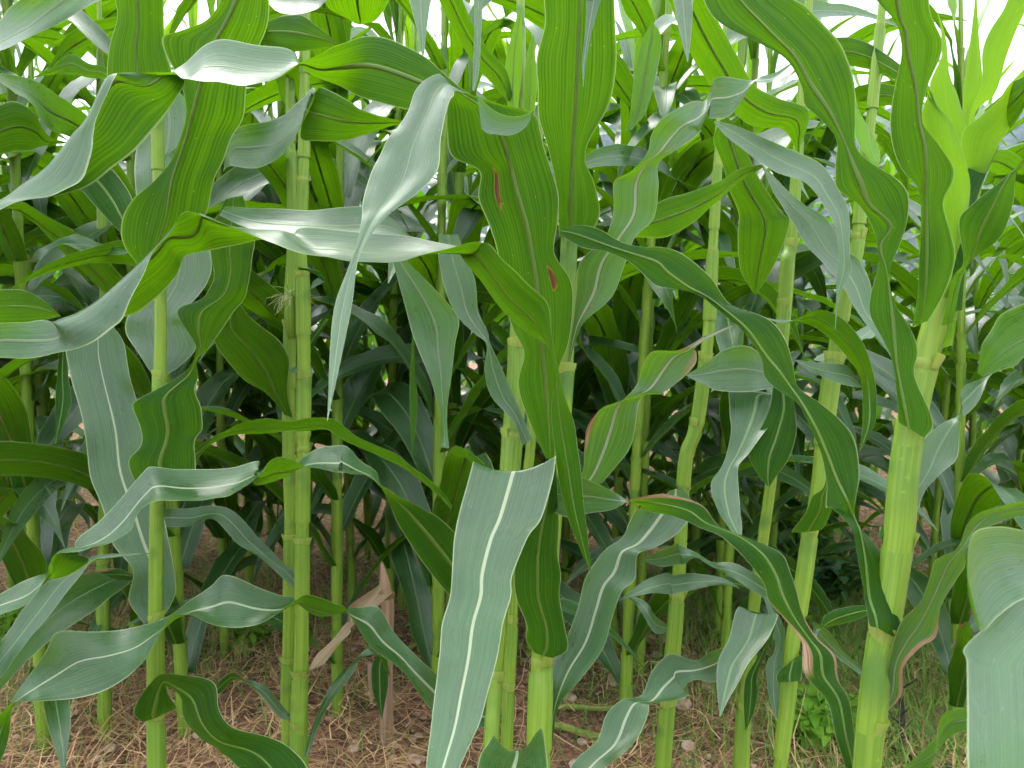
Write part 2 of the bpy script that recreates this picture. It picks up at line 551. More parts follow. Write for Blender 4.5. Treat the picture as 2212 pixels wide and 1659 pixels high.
def traced(plant, spec, d0, d1, up, mat='leaf', name='leaf', wmax=None, lay=0.8, fold=0.08, ruffle=0.0022, rib=True, nper=7, ribline=None):
    """leaf given by stations 'tile xa ya xb yb [t=cm] [d=m] [m=x,y]' : the two margins of the blade as
    directions, each with its own distance; up = True when the upper face is towards us at the widest station"""
    st = []
    for line in spec.replace('\n', ';').split(';'):
        w = line.split()
        if not w: continue
        a = px(w[0], float(w[1]), float(w[2])); b = px(w[0], float(w[3]), float(w[4]))
        q = dict(a=a, b=b, t=None, d=None, m=None)
        for z in w[5:]:
            k, v = z.split('=')
            if k == 'm':
                x, y = v.split(',')
                q['m'] = px(w[0], float(x), float(y))
            else:
                q[k] = float(v)
        st.append(q)
    n = len(st)
    mids = np.array([(q['a'] + q['b']) / 2 for q in st])
    seglen = np.concatenate([[0], np.cumsum(np.linalg.norm(np.diff(mids, axis=0), axis=1) + 1)])
    f = seglen / seglen[-1]
    kd = [(0.0, d0)] + [(f[i], q['d']) for i, q in enumerate(st) if q['d']] + [(1.0, d1)]
    d = np.interp(f, [k[0] for k in kd], [k[1] for k in kd])
    w = np.array([np.linalg.norm(q['a'] - q['b']) for q in st]) * d / FPX
    wm = wmax or max(w) * 1.04
    T = np.gradient(mids, axis=0)
    AB = np.array([q['b'] - q['a'] for q in st])
    cr = T[:, 0] * AB[:, 1] - T[:, 1] * AB[:, 0]
    iw = int(np.argmax(w))
    vis = np.sign(cr) * np.sign(cr[iw]) * (1 if up else -1)
    sgn = np.array([AB[i, 1] / (np.linalg.norm(AB[i]) + 1e-6) for i in range(n)]) * vis
    good = w > 0.35 * wm
    if good.any():
        sgn = np.interp(f, f[good], sgn[good])
    # taper of the true width near the ends of the list
    wide0, wide1 = w[0] > 0.5 * wm, w[-1] > 0.5 * wm
    tw = np.ones(n) * wm
    if not wide0: tw = np.minimum(tw, wm * np.minimum(1, 0.08 + 3.2 * f))
    if not wide1: tw = np.minimum(tw, wm * np.minimum(1, 0.08 + 3.2 * (1 - f)))
    D = lay * np.sqrt(np.maximum(0, tw ** 2 - w ** 2))
    s2 = np.sign(sgn) * np.minimum(1, np.abs(sgn) * 1.6)
    tt = s2 * D
    for i, q in enumerate(st):
        if q['t'] is not None: tt[i] = -q['t'] * 0.01
    if ribline:
        # the midrib as its own line: each station takes the point of that line at the same height
        rl = np.array([px(w_.split()[0], float(w_.split()[1]), float(w_.split()[2])) for w_ in ribline.split(';')])
        rl = catmull(rl, 8)
        for q in st:
            if q['m'] is None:
                best, bt = None, 0.5
                dd = q['b'] - q['a']
                for k in range(len(rl) - 1):
                    e = rl[k + 1] - rl[k]
                    den = dd[0] * e[1] - dd[1] * e[0]
                    if abs(den) < 1e-9: continue
                    w0 = rl[k] - q['a']
                    ta = (w0[0] * e[1] - w0[1] * e[0]) / den
                    tb_ = (w0[0] * dd[1] - w0[1] * dd[0]) / den
                    if -0.02 <= tb_ <= 1.02 and 0 < ta < 1:
                        best, bt = True, ta
                if best:
                    q['m'] = q['a'] + dd * min(.86, max(.14, bt))
                    q['f'] = min(.86, max(.14, bt))
    rows = []
    for i, q in enumerate(st):
        m = q['m'] if q['m'] is not None else mids[i]
        rows.append([*q['a'], d[i] + tt[i] / 2, *q['b'], d[i] - tt[i] / 2, *m, d[i] + tt[i] * (0.5 - q.get('f', .5))])
    R = catmull(np.array(rows), nper)
    A = np.array([at(r[0:2], r[2]) for r in R])
    B = np.array([at(r[3:5], r[5]) for r in R])
    Mi = np.array([at(r[6:8], r[8]) for r in R])
    # orientation: upper face must be the visible one where stated
    k = iw * nper
    Tn = np.gradient(Mi, axis=0)[k]
    N = np.cross(B[k] - A[k], Tn)
    toward = np.dot(N, CAMP - Mi[k]) > 0
    if toward != bool(up):
        A, B = B, A
    CNT[0] += 1
    org = np.array(plant.location)
    return blade(name, A, Mi, B, plant, M[mat], org, seed=CNT[0], fold=fold, ruffle=ruffle, rib=rib, pw=bool(ribline))

def traced_stalk(spec, d, label, group=None, nodes=(), top=0.5, name='maize_plant', ground=True, mat='stalk', rscale=1.0, dtop=None, cat='maize plant', collars=True):
    """spec: 'tile x y halfwidth_px' from the lowest seen point upwards; carried on to the ground and up"""
    pts, rad = [], []
    L = [q.split() for q in spec.replace('\n', ';').split(';') if q.strip()]
    for i, w in enumerate(L):
        dd = d if dtop is None else d + (dtop - d) * i / max(1, len(L) - 1)
        pts.append(at(px(w[0], float(w[1]), float(w[2])), dd))
        rad.append(float(w[3]) * K * dd / FPX * rscale)
    pts, rad = np.array(pts), np.array(rad)
    e = pts[0] - pts[1]
    e /= np.linalg.norm(e)
    h = pts[0][2]
    dirn = np.array([e[0] * 0.5, e[1] * 0.5, -1.0])
    low = [pts[0] + dirn * h * q for q in (1.03, 0.75, 0.5, 0.25)]
    e2 = pts[-1] - pts[-2]
    e2 /= np.linalg.norm(e2)
    hi = [pts[-1] + e2 * top * q for q in (0.25, 0.5, 0.75, 1.0)]
    P = np.vstack([low, pts, hi])
    R = np.concatenate([rad[0] * np.array([1.12, 1.1, 1.06, 1.02]), rad, rad[-1] * np.array([.85, .65, .42, .15])])
    S = catmull(np.column_stack([P, R]), 8)
    root = empty(name, (S[0][0], S[0][1], 0), label, cat, group)
    build_stalk(root, S[:, :3], S[:, 3], [px(t, x, y)[1] for (t, x, y) in nodes], d, mat, collars)
    return root, S

def build_stalk(root, C, R, node_rows, d, mat='stalk', collars=True):
    org = np.array(root.location)
    # node heights: seen ones and regular ones between
    V, F, UV = tube_data(C - org, R, 14)
    link('stalk', V, F, M[mat], root, UV)
    ys = []
    for c in C:
        rel = c - CAMP
        dep = rel @ FWn
        ys.append(829.5 - (rel @ UPn) / max(dep, 0.05) * FPX)
    ys = np.array(ys)
    zs = list(C[:, 2])
    hs = sorted({round(float(np.interp(-r, -ys, C[:, 2])), 3) for r in node_rows})
    lo = hs[0] if hs else 0.5
    z = lo - 0.15
    while z > 0.05:
        hs.insert(0, z); z -= 0.13
    z = (hs[-1] if hs else lo) + 0.17
    while z < zs[-1] - 0.15:
        hs.append(z); z += 0.15
    seen = {round(float(np.interp(-r, -ys, C[:, 2])), 3) for r in node_rows}
    for z in hs:
        i = int(np.argmin(np.abs(C[:, 2] - z)))
        if i < 1 or i > len(C) - 2: continue
        t = C[i + 1] - C[i - 1]; t /= np.linalg.norm(t)
        r = R[i]
        if mat == 'stalk':
            prof = [(-.006, 1.02), (-.003, 1.06), (-.0005, 1.07), (.0015, 1.04), (.004, 1.0)]
            V, F, UV = tube_data([C[i] + t * a - org for a, _ in prof], [r * b + 0.0001 for _, b in prof], 14)
            link('node', V, F, M['node'], root, UV)
            # sheath: wraps the internode below its collar, the top cut at a slant
            j0 = max(0, int(np.argmin(np.abs(C[:, 2] - (z - 0.115)))))
            if j0 < i - 1:
                seg, fa = 14, rnd.uniform(0, 6.28)
                ring = []
                SV, SF, SU = [], [], []
                nn = 7
                ref = np.array([1.0, 0, 0])
                for k in range(nn):
                    q = k / (nn - 1)
                    for m_ in range(seg + 1):
                        th = 2 * math.pi * m_ / seg
                        qq = q * (1.0 - 0.10 * (1 - math.cos(th - fa)) / 2)
                        zz = j0 + (i - j0) * qq
                        i0 = min(int(zz), len(C) - 2)
                        c = C[i0] + (C[i0 + 1] - C[i0]) * (zz - i0)
                        rr = np.interp(zz, range(len(R)), R) * (1.075 + 0.10 * max(0, q - .8) * (1 + math.cos(th - fa)) * 1.5) + 0.0009
                        b = np.cross(t, ref); b /= np.linalg.norm(b)
                        a = np.cross(b, t)
                        SV.append(c + rr * (math.cos(th) * a + math.sin(th) * b) - org)
                        SU.append((m_ / seg, q * 0.12))
                for k in range(nn - 1):
                    for m_ in range(seg):
                        p = k * (seg + 1) + m_
                        SF.append((p, p + 1, p + seg + 2, p + seg + 1))
                link('sheath', SV, SF, M['sheath'], root, SU)
                if collars and z in seen:
                    # collar: pale flared auricle at the sheath mouth, on the leaf side
                    CV, CF, CU = [], [], []
                    for k, (dz, fl) in enumerate([(-.004, 1.06), (.001, 1.18), (.006, 1.34), (.010, 1.42)]):
                        for m_ in range(9):
                            th = fa - 1.9 + 3.8 * m_ / 8
                            b = np.cross(t, ref); b /= np.linalg.norm(b)
                            a = np.cross(b, t)
                            rr = r * (1 + (fl - 1) * (0.45 + 0.55 * abs(math.sin((th - fa))))) + 0.001
                            CV.append(C[i] + t * dz + rr * (math.cos(th) * a + math.sin(th) * b) - org)
                            CU.append((m_ / 8, k * .005))
                    for k in range(3):
                        for m_ in range(8):
                            p = k * 9 + m_
                            CF.append((p, p + 1, p + 10, p + 9))
                    link('collar', CV, CF, M['collar'], root, CU)
# ------------------------------------------------------------------ the plants in front, each with its own leaves
# plant whose pale stem shows a leaf base cupped round it
P1, S1 = traced_stalk('g 990 1640 50;g 985 1000 46;g 985 650 44;g 990 100 42;d 1010 800 38;d 1015 400 37;a 1000 1150 34;a 995 700 32;a 985 200 30', 1.15,
    'straight maize plant with bright yellow-green stem and a leaf folded sharply over near its foot', nodes=[('g', 0, 1345), ('g', 0, 690), ('d', 0, 800), ('a', 0, 1300), ('a', 0, 600)])
L1 = traced(P1, '''d 980 815 1020 815
d 880 660 1150 720
d 795 530 1240 620
d 800 440 1190 500
d 860 330 1160 400 
d 900 180 1310 200
d 900 -60 1330 20
a 855 1180 1180 980
a 852 980 1228 860
a 900 820 1215 700
a 960 660 1140 590
a 1010 540 1090 520''', 1.16, 1.30, True)
traced(P1, '''a 960 760 1010 760
a 800 660 1060 660
a 690 545 1100 560
a 680 440 1085 440
a 692 300 1050 330
a 735 130 1035 200
a 728 0 1035 0
a 715 -140 1030 -140
a 740 -330 1000 -330
a 800 -560 900 -560''', 1.13, 1.05, False, lay=0.3)
traced(P1, '''g 910 745 1040 690
g 805 600 1105 560
g 840 410 1112 470
g 720 250 1065 200
d 650 1650 1000 1600
d 565 1420 930 1380
d 540 1150 890 1100
d 447 820 845 880
d 415 660 805 700
d 440 560 770 560
d 560 430 660 430''', 1.19, 1.28, True, lay=0.5, ruffle=0.004, rib='white')
traced(P1, '''g 900 1365 1050 1310
g 850 1310 1110 1290
g 875 1225 1110 1265
g 955 1115 1065 1200
g 1030 1060 1055 1135
g 1180 1073 1140 1215
g 1345 1125 1150 1310
g 1382 1290 1230 1430
g 1480 1405 1330 1520
g 1700 1460 1440 1590
g 1850 1540 1520 1670
g 1960 1720 1660 1850
g 1950 2100 1900 2110''', 1.12, 0.98, False)
traced(P1, '''g 900 300 960 300
g 600 320 700 330
g 440 420 600 345
g 300 480 480 480
g 180 620 300 700
g 60 780 130 920
g -60 950 -20 1120
g -260 1300 -240 1310''', 1.13, 1.02, True)

# plant off to the side of the frame's left, whose leaves reach across
P0, S0 = traced_stalk('o -260 1600 22;o -250 900 21;o -240 300 19;o -235 -100 16', 0.86,
    'maize plant mostly out of view, sending one long twisted leaf across two neighbouring stalks', nodes=[('o', 0, 830), ('o', 0, 200)], top=0.3)
traced(P0, '''a 300 -150 680 -30
a 180 -60 560 45
a 100 0 400 140
a 45 60 240 215
a 0 125 0 305
a -100 190 -200 340
a -500 300 -550 420
a -690 480 -700 500''', 0.82, 0.85, True)
# the long crossing leaf: two twists, a hanging tip on the far right
LB = traced(P0, '''h 1601 412 1595 405
h 1588 250 1520 240
h 1560 20 1440 30
e 1540 1400 1390 1400
e 1500 1150 1362 1150
e 1470 1020 1362 980
e 1425 850 1388 820
e 1392 700 1376 692
e 1345 470 1320 600
e 1310 325 1190 525
e 1180 190 1040 390
e 1060 60 910 190
e 950 -40 780 30
e 850 -42 830 -10 m=850,4
e 560 30 545 -70
e 250 75 270 -95
e 0 65 0 -130
a 2000 1618 1900 1436
a 1800 1560 1850 1500 m=1800,1430
a 1650 1502 1700 1512 m=1600,1418
a 1480 1455 1550 1542 m=1420,1392
a 1300 1372 1400 1572 m=1270,1352
a 1165 1338 1250 1600
d 1080 -130 1160 50 m=1055,-95
d 980 5 1110 150 m=950,20
d 900 180 1000 290 m=790,140
d 800 360 880 390 m=620,280
d 735 465 760 440 m=480,370
d 600 580 590 550 m=310,445
d 400 645 300 446
d 200 683 150 456
d 0 681 15 462
d -170 690 -140 500
d -420 690 -400 600
d -730 700 -730 660''', 0.80, 0.84, False, wmax=0.075, lay=0.85)
traced(P0, '''d -600 300 -600 420;d -150 258 -150 470;d 0 250 0 464;d 140 254 150 462;d 260 308 270 442;d 382 413 380 420''', 0.88, 1.0, False, lay=0.4)

# the plant in the middle, wide leaves back and front
P3, S3 = traced_stalk('h 1275 1480 70;h 1285 1150 70;h 1295 900 62;e 1395 1300 56;e 1440 820 46;e 1455 400 46;e 1460 50 46;b 1475 1350 42;b 1490 900 38;b 1520 300 34', 0.96,
    'maize plant with a broken leaf folded white over a dark brown-spotted leaf', nodes=[('h', 0, 940), ('e', 0, 740), ('b', 0, 1500), ('b', 0, 900)], dtop=1.0)
traced(P3, '''b 1400 1500 1590 1500
b 1393 1290 1660 1350
b 1375 1130 1620 1150
b 1352 1030 1567 1020
b 1320 900 1590 890
b 1270 740 1700 700
b 1265 560 1745 560
b 1258 370 1765 350
b 1310 150 1755 180
b 1305 -20 1750 -20
b 1330 -250 1740 -250
b 1450 -600 1650 -600''', 0.96, 0.86, False, lay=0.2, ribline='b 1480 1520;b 1475 1300;b 1490 900;b 1515 400;b 1530 0;b 1535 -250;b 1540 -600')
LE = traced(P3, '''e 1320 1320 1370 1310
e 1215 1090 1392 1000
e 1142 860 1400 760
e 1180 650 1462 580
e 1100 480 1490 330
e 1030 200 1470 180
b 1012 1600 1372 1600
b 965 1440 1392 1400
b 890 1250 1397 1230
b 895 1080 1345 1050
b 720 985 1308 940
b 690 820 1285 830
b 690 700 1240 720
b 700 615 1000 650
b 690 560 850 600
b 640 468 745 575 d=0.86
b 500 550 735 600
b 430 740 705 640
b 300 910 655 880
b 205 1110 632 1080
b 162 1290 500 1210
b 150 1400 300 1380
b 118 1560 180 1540
e 62 130 126 90
e -18 350 92 340
e -45 600 42 590
e -58 900 -18 880
e -66 1080 -62 1080''', 0.95, 0.60, False, mat='spotted', lay=0.1, fold=0.06, ribline='e 1345 1320;e 1335 1150;e 1310 800;e 1290 600;e 1260 250;b 1240 1700;b 1200 1450;b 1130 1200;b 1080 1000;b 1030 850;b 950 720')
traced(P3, '''b 890 660 880 600
b 920 822 990 700
b 1010 850 1090 735
b 1110 850 1170 730
b 1200 790 1238 700
b 1236 702 1240 698''', 0.84, 0.84, True, name='leaf_flap', rib=False, lay=0.1)
LA = traced(P3, '''b 1200 800 1220 770
b 1040 745 1060 715
b 780 740 800 570
b 520 705 560 368
b 200 635 260 226
a 2150 545 2150 275
a 2010 492 2035 330
a 1910 430 1905 405 m=1900,372
a 1840 326 1740 500
a 1640 290 1560 530
a 1430 240 1350 522
a 1300 275 1230 510
a 1180 385 1150 492
a 1095 452 1090 446
a 1168 512 900 460
a 1120 610 760 462
a 1000 790 720 500 m=715,520
a 850 950 610 740 m=560,760
a 720 1050 600 850 m=440,860
a 600 1135 550 1050 m=270,1040
a 500 1200 470 1172 m=130,1140
a 330 1252 330 1240 m=0,1240
a 100 1285 100 1280 m=-130,1300
a -150 1402 -150 1400 m=-300,1420''', 0.98, 0.80, False, wmax=0.085)
traced(P3, '''h 1240 930 1360 960
h 1190 850 1455 905
h 1195 750 1438 770
h 1132 590 1405 580
h 1115 450 1412 430
h 1140 310 1392 300
h 1180 150 1400 130
e 1250 1640 1395 1600
e 1300 1450 1388 1450
e 1350 1350 1380 1350''', 0.93, 0.90, False, lay=0.2, ruffle=0.004)
traced(P3, '''b 1600 -300 1660 -300;b 1580 -150 1700 -150;b 1575 0 1665 0;b 1565 200 1605 210;b 1545 400 1568 420;b 1553 548 1556 548''', 0.9, 0.86, True, lay=0.2)
traced(P3, '''h 1335 1440 1360 1490
h 1350 1250 1400 1270
h 1362 1020 1540 1090
h 1450 830 1680 900
h 1520 640 1745 680
h 1560 480 1800 540
h 1620 370 1882 460
h 1700 270 1897 310
h 1800 200 2010 265
h 1850 100 2140 180
h 1890 30 2230 70
e 2020 1590 2240 1590
e 2100 1520 2180 1500''', 0.96, 1.05, True, lay=0.5, ruffle=0.004, rib='white')
traced(P3, '''e 1455 720 1470 700
e 1475 560 1510 560
e 1492 440 1565 450
e 1510 250 1730 300
e 1530 80 1812 100
b 1690 1500 1880 1500
b 1745 1330 2000 1380
b 1748 1150 2030 1180
b 1865 1078 2025 1040
b 1962 960 2120 960
b 1985 850 2230 890
b 2060 750 2300 830
c 110 648 160 830
c 190 640 190 740
c 222 595 200 700
c 258 495 225 740
c 350 478 340 735
c 440 500 420 645
c 500 510 500 518
c 560 482 540 522
c 640 460 630 510
c 752 392 745 410''', 0.97, 0.88, True, mat='spotted', lay=0.5, ruffle=0.004, rib='white')
traced(P3, '''e 1480 1500 1560 1500
e 1550 1400 1660 1485
e 1562 1250 1800 1320
e 1582 1110 1870 1190
e 1660 1005 1902 980
e 1800 950 1960 925
e 1890 850 2060 900
e 1930 730 2180 810
e 1990 640 2260 720
e 2140 635 2270 650
e 2240 595 2260 615
f 210 535 222 555
f 370 474 374 482''', 0.99, 0.92, True, mat='scorched', lay=0.5, ruffle=0.004, rib='white')

# stem leaning behind it
P4, S4 = traced_stalk('h 975 1430 42;h 1000 1080 42;e 1090 1400 58;e 1120 1000 56;e 1130 700 48;e 1140 300 42;b 1150 1500 38;b 1155 500 30', 1.02,
    'leaning maize plant with a broad bent leaf hanging down like a strap in front', nodes=[('e', 0, 1200), ('e', 0, 600), ('h', 0, 1060)], dtop=1.12)
LS = traced(P4, '''e 1090 1480 1150 1480 d=1.02
e 960 1420 1290 1400 d=0.92
e 866 1345 1376 1312 d=0.82 m=1115,1385
e 858 1336 1380 1302 d=0.80 m=1112,1376
e 835 1430 1362 1440 m=1095,1450
h 770 40 1290 80
h 738 200 1200 210
h 725 400 1105 440
h 712 560 1098 570
h 660 750 1050 740
h 645 950 1010 960
h 615 1180 950 1180
h 590 1400 890 1400
h 560 1659 770 1659
h 545 1850 690 1850
h 570 2150 590 2150''', 1.0, 0.55, False, lay=0.25, fold=0.05, rib='white')
traced(P4, '''e 1170 1240 1230 1190
e 1100 1075 1155 1015
e 970 920 1120 930
e 930 760 1040 750
e 942 600 965 590
e 870 530 950 520
e 760 420 890 380
e 690 280 872 200
e 640 60 820 70
e 640 -100 760 -100''', 1.02, 1.1, True, lay=0.5)
traced(P4, '''b 900 200 1000 200;b 330 -30 520 -40;e 300 -100 430 -60;e 345 60 432 55
e 385 200 560 190
e 420 330 700 340
e 470 520 768 440
e 530 680 745 590
e 590 830 728 740
e 640 980 700 930
e 662 1110 692 1090
e 645 1245 705 1255'''.replace('b 900 200 1000 200;b 330 -30 520 -40;', ''), 0.98, 0.95, True, lay=0.35)
traced(P4, '''e 472 500 482 500;e 460 750 490 760;e 455 900 503 900;e 460 1080 500 1080;e 465 1200 485 1200;e 470 1310 472 1310''', 1.0, 0.98, False, lay=0.2, rib=False)
traced(P4, '''h 1000 1500 1240 1470 m=1130,1540 d=0.8
h 985 1448 1292 1412 m=1135,1552
h 925 1530 1315 1520 m=1128,1590
h 880 1680 1330 1680
h 870 1900 1300 1900
h 950 2300 1150 2300''', 0.95, 0.52, True, lay=0.2, fold=0.05, rib='white')

# slim plant between
P5, S5 = traced_stalk('h 1070 1500 34;h 1085 1100 34;h 1105 720 33;h 1125 330 28;e 1215 1300 26;e 1230 900 22', 1.22,
    'slim maize plant with a thin lemon-yellow stem close behind two thicker stems', nodes=[('h', 0, 1130), ('h', 0, 700)])
LD = traced(P5, '''g -120 1850 -100 1850
g 30 1560 -70 1450
g 72 1330 -10 1330
g 82 1242 60 1255
g 130 1160 115 1240
g 290 920 420 1225
g 360 800 640 1178
g 560 795 800 1085
g 760 790 910 970
g 900 760 1000 840
g 1020 722 1060 750
g 1110 678 1095 702
g 1200 600 1200 695
g 1330 505 1330 745
g 1430 437 1480 770
g 1640 520 1620 757
g 1780 575 1740 700
g 1850 585 1845 620
g 1890 628 1925 560
g 1990 690 2000 566
g 2110 692 2120 620
h 52 652 45 640
h 150 640 95 735
h 255 645 180 860
h 330 770 270 940
h 420 870 400 1030
h 500 950 470 1130
h 620 1060 590 1290
h 760 1190 720 1430
h 950 1280 930 1400
h 1060 1330 1060 1370''', 0.95, 1.22, True, wmax=0.085, rib='white')
LC = traced(P5, '''h 1080 560 1085 640
h 900 380 880 620
h 800 280 750 600
h 735 165 600 440
h 640 80 400 150
e 480 1600 330 1610
e 320 1520 280 1500
e 200 1440 250 1400
e 120 1412 150 1335
e 0 1400 60 1245
d 2160 1412 2110 1243
d 2020 1390 2000 1262
d 1930 1362 1900 1322
d 1850 1325 1810 1425
d 1760 1308 1700 1470
d 1680 1370 1600 1470
d 1620 1440 1640 1338
d 1500 1520 1490 1380
d 1380 1572 1300 1385
d 1220 1585 1130 1382
d 1020 1578 960 1366
d 900 1640 890 1430
g 820 150 650 85
g 700 235 480 215
g 540 282 500 300 m=410,262
g 430 297 570 350 m=365,296
g 348 308 440 440 m=325,360
g 312 360 310 467
g 296 420 282 435
g 200 608 140 490
g 0 690 0 557
g -150 760 -150 640
g -400 950 -400 940''', 1.24, 0.90, False, wmax=0.08, rib='white')

# twin stems with the young ear between
P2, S2 = traced_stalk('g 1890 1600 52;g 1890 1300 48;g 1905 900 45;g 1910 300 42;d 1915 1400 42;d 1920 800 42;d 1915 300 42;a 1900 1500 36;a 1920 1000 34;a 1925 400 30', 1.4,
    'maize plant with straight stem beside its twin, a silky young ear between them', nodes=[('g', 0, 1370), ('g', 0, 1060), ('g', 0, 210), ('d', 0, 1290), ('d', 0, 770), ('d', 0, 140)])
P2b, S2b = traced_stalk('g 1815 1600 36;g 1815 1200 36;g 1830 600 38;g 1835 100 38;d 1830 1400 40;d 1830 800 36;d 1835 300 34;a 1850 1500 30;a 1840 900 28', 1.47,
    'maize stem standing just behind the stem with the silky ear, browned at the foot', nodes=[('g', 0, 950), ('g', 0, 230), ('d', 0, 1000), ('d', 0, 480)])
traced(P2b, '''d 1800 1040 1850 1060
d 1700 920 1815 900
d 1540 820 1830 690
d 1430 690 1760 570
d 1350 560 1600 440
d 1400 430 1510 340
d 1330 320 1370 290''', 1.45, 1.35, False, lay=0.3)
traced(P2, '''d 1240 1335 1250 1250
d 1320 1240 1330 1190
d 1460 1168 1450 1130
d 1620 1165 1640 1068
d 1850 1150 1860 1075
d 2050 1130 2010 1062
e 0 1180 0 1085
e 130 1250 160 1195
e 280 1310 300 1260
e 440 1390 450 1350
e 600 1520 640 1500
e 720 1640 730 1630''', 1.25, 1.2, False, wmax=0.06)
traced(P2, '''a 1405 1085 1412 1075
a 1460 1050 1450 840
a 1600 1065 1560 790
a 1720 1030 1720 760
a 1820 920 1840 680
a 1900 790 1930 610
a 1985 600 1990 570
a 2015 548 1900 860
a 2100 580 2010 890
a 2212 640 2160 890
b 150 690 170 852
b 300 740 320 805
b 430 770 430 775''', 1.15, 1.05, False)
traced(P2, '''d 1960 250 1975 200;d 2050 200 2030 160;d 2055 215 2010 130;d 1980 140 1900 110;d 1890 125 1880 100''', 1.38, 1.38, False, lay=0.2, rib=False)
traced(P2, '''g 1925 1105 1940 1050;g 1990 960 2040 1005;g 2080 870 2140 880;g 2212 720 2215 800;h 70 640 80 740;h 180 560 190 640;h 290 485 300 500''', 1.38, 1.5, True, mat='dry', lay=0.4)
traced(P2, '''g 1900 1390 1920 1330;g 1790 1270 1780 1350;g 1690 1150 1640 1200;g 1560 1100 1580 1140;g 1470 1110 1480 1050;g 1400 1180 1390 1100;g 1350 1200 1350 1190''', 1.4, 1.36, True, mat='scorched')
traced(P2, '''g 1960 1560 1915 1600;g 2010 1400 1960 1440;g 2100 1230 2010 1300;g 2212 1090 2090 1140;h 160 960 70 1010;h 300 960 210 900;h 330 1080 300 1000''', 1.37, 1.45, True)
traced(P2, '''g 1900 570 1930 560;g 1800 470 1860 420;g 1640 330 1800 370;g 1500 240 1650 220;g 1350 90 1440 15;g 1200 130 1180 20;g 1040 135 1040 20;g 850 130 850 60''', 1.4, 1.5, True, lay=0.6)
traced(P2, '''d 1900 800 1820 760;d 1890 640 1940 700;d 1960 540 1985 600;d 2060 430 2080 440''', 1.39, 1.42, True, lay=0.3)

# the two stout stems on the other side
P6, S6 = traced_stalk('i 670 1640 40;i 715 1250 44;i 745 900 46;i 800 600 46;i 865 150 44;f 915 1500 48;f 950 1150 50;f 990 850 50;f 1030 600 48;f 1070 350 42;c 1150 1600 38;c 1180 1300 34;c 1230 900 30;c 1290 300 26', 1.08,
    'tilted maize plant with stout yellow-green stem, a lemon-edged leaf arching from it', nodes=[('i', 0, 1090), ('i', 0, 165), ('f', 0, 705), ('c', 0, 1500), ('c', 0, 900)])
traced(P6, '''f 1172 1272 1178 1272
f 1190 1130 1268 1100
f 1192 980 1282 960
f 1180 830 1268 800
f 1130 720 1225 660
f 1050 620 1170 550
f 950 530 1080 450
f 860 475 1000 395
f 800 460 900 377
f 760 450 770 435
f 640 440 680 460
f 540 415 560 425''', 0.98, 1.06, False, wmax=0.05)
traced(P6, '''i 655 1120 800 1110;i 650 1070 810 1050;i 700 1020 815 960;i 780 985 830 930;i 900 860 880 800;i 950 700 1010 760;i 1100 640 1160 720;i 1225 630 1225 690''', 1.05, 1.12, False, lay=0.3)
traced(P6, '''i 745 170 930 150;i 750 150 960 110;i 830 40 1000 10;f 870 1560 990 1560;f 950 1490 970 1470;f 970 1300 975 1300''', 1.05, 1.02, False, lay=0.2)
traced(P6, '''f 900 700 1080 690;f 890 690 1130 640;f 1010 610 1190 570;f 1180 500 1260 550;f 1300 430 1310 440''', 1.1, 1.2, True, lay=0.3)
traced(P6, '''f 760 690 765 700;f 880 710 850 760;f 1000 715 1000 830;f 1100 740 1120 862;f 1185 860 1187 870''', 1.04, 1.0, True, lay=0.5)
traced(P6, '''c 1290 1080 1300 1020;c 1160 900 1300 1000;c 1140 760 1280 880;c 1110 640 1200 780;c 1050 500 1130 600''', 1.0, 1.1, False, mat='young', lay=0.3)
traced(P6, '''i 830 700 870 690;i 980 800 900 860;i 1080 930 1030 960;i 1170 1010 1190 1080;i 1220 1100 1225 1110''', 1.1, 1.15, True, lay=0.4)

P7, S7 = traced_stalk('i 1220 1650 72;i 1255 1300 76;i 1295 1000 78;i 1380 500 76;i 1425 150 80;f 1445 1500 78;f 1480 1200 74;f 1560 800 74;f 1640 500 74;f 1720 200 72;c 1790 1600 70;c 1815 1420 56;c 1835 1280 42', 0.70,
    'thick-stemmed maize plant opening into a lime-coloured whorl of young leaves', nodes=[('i', 0, 1400), ('i', 0, 800), ('i', 0, 225), ('f', 0, 1180), ('f', 0, 720)], top=0.03)
LG = traced(P7, '''i 1240 760 1400 832
i 1228 690 1440 750
i 1205 580 1365 570
i 1165 350 1365 440
i 1110 150 1280 280
i 1000 20 1150 100
f 960 1620 1152 1560
f 965 1480 1172 1420
f 930 1290 1150 1220
f 860 1130 1080 1100
f 790 980 930 975
f 645 872 785 870
f 570 800 755 740
f 550 680 715 590
f 440 520 640 470
f 330 420 540 405
f 190 305 350 340
f 60 255 230 170
f -90 235 60 30
e 1980 200 2060 -15
e 1850 80 1930 -20
e 1700 10 1800 -50
e 1560 -10 1660 -130
e 1460 -60 1540 -158
e 1405 -105 1420 -138''', 0.68, 0.86, False, lay=0.35, ribline='i 1290 800;i 1245 720;i 1220 500;i 1165 200;i 1120 60;f 1100 1600;f 1000 1400;f 900 1200;f 810 1000;f 700 820;f 560 640;f 430 500;f 220 320;f 0 180;e 2020 80;e 1750 -10;e 1500 -100;e 1412 -120')
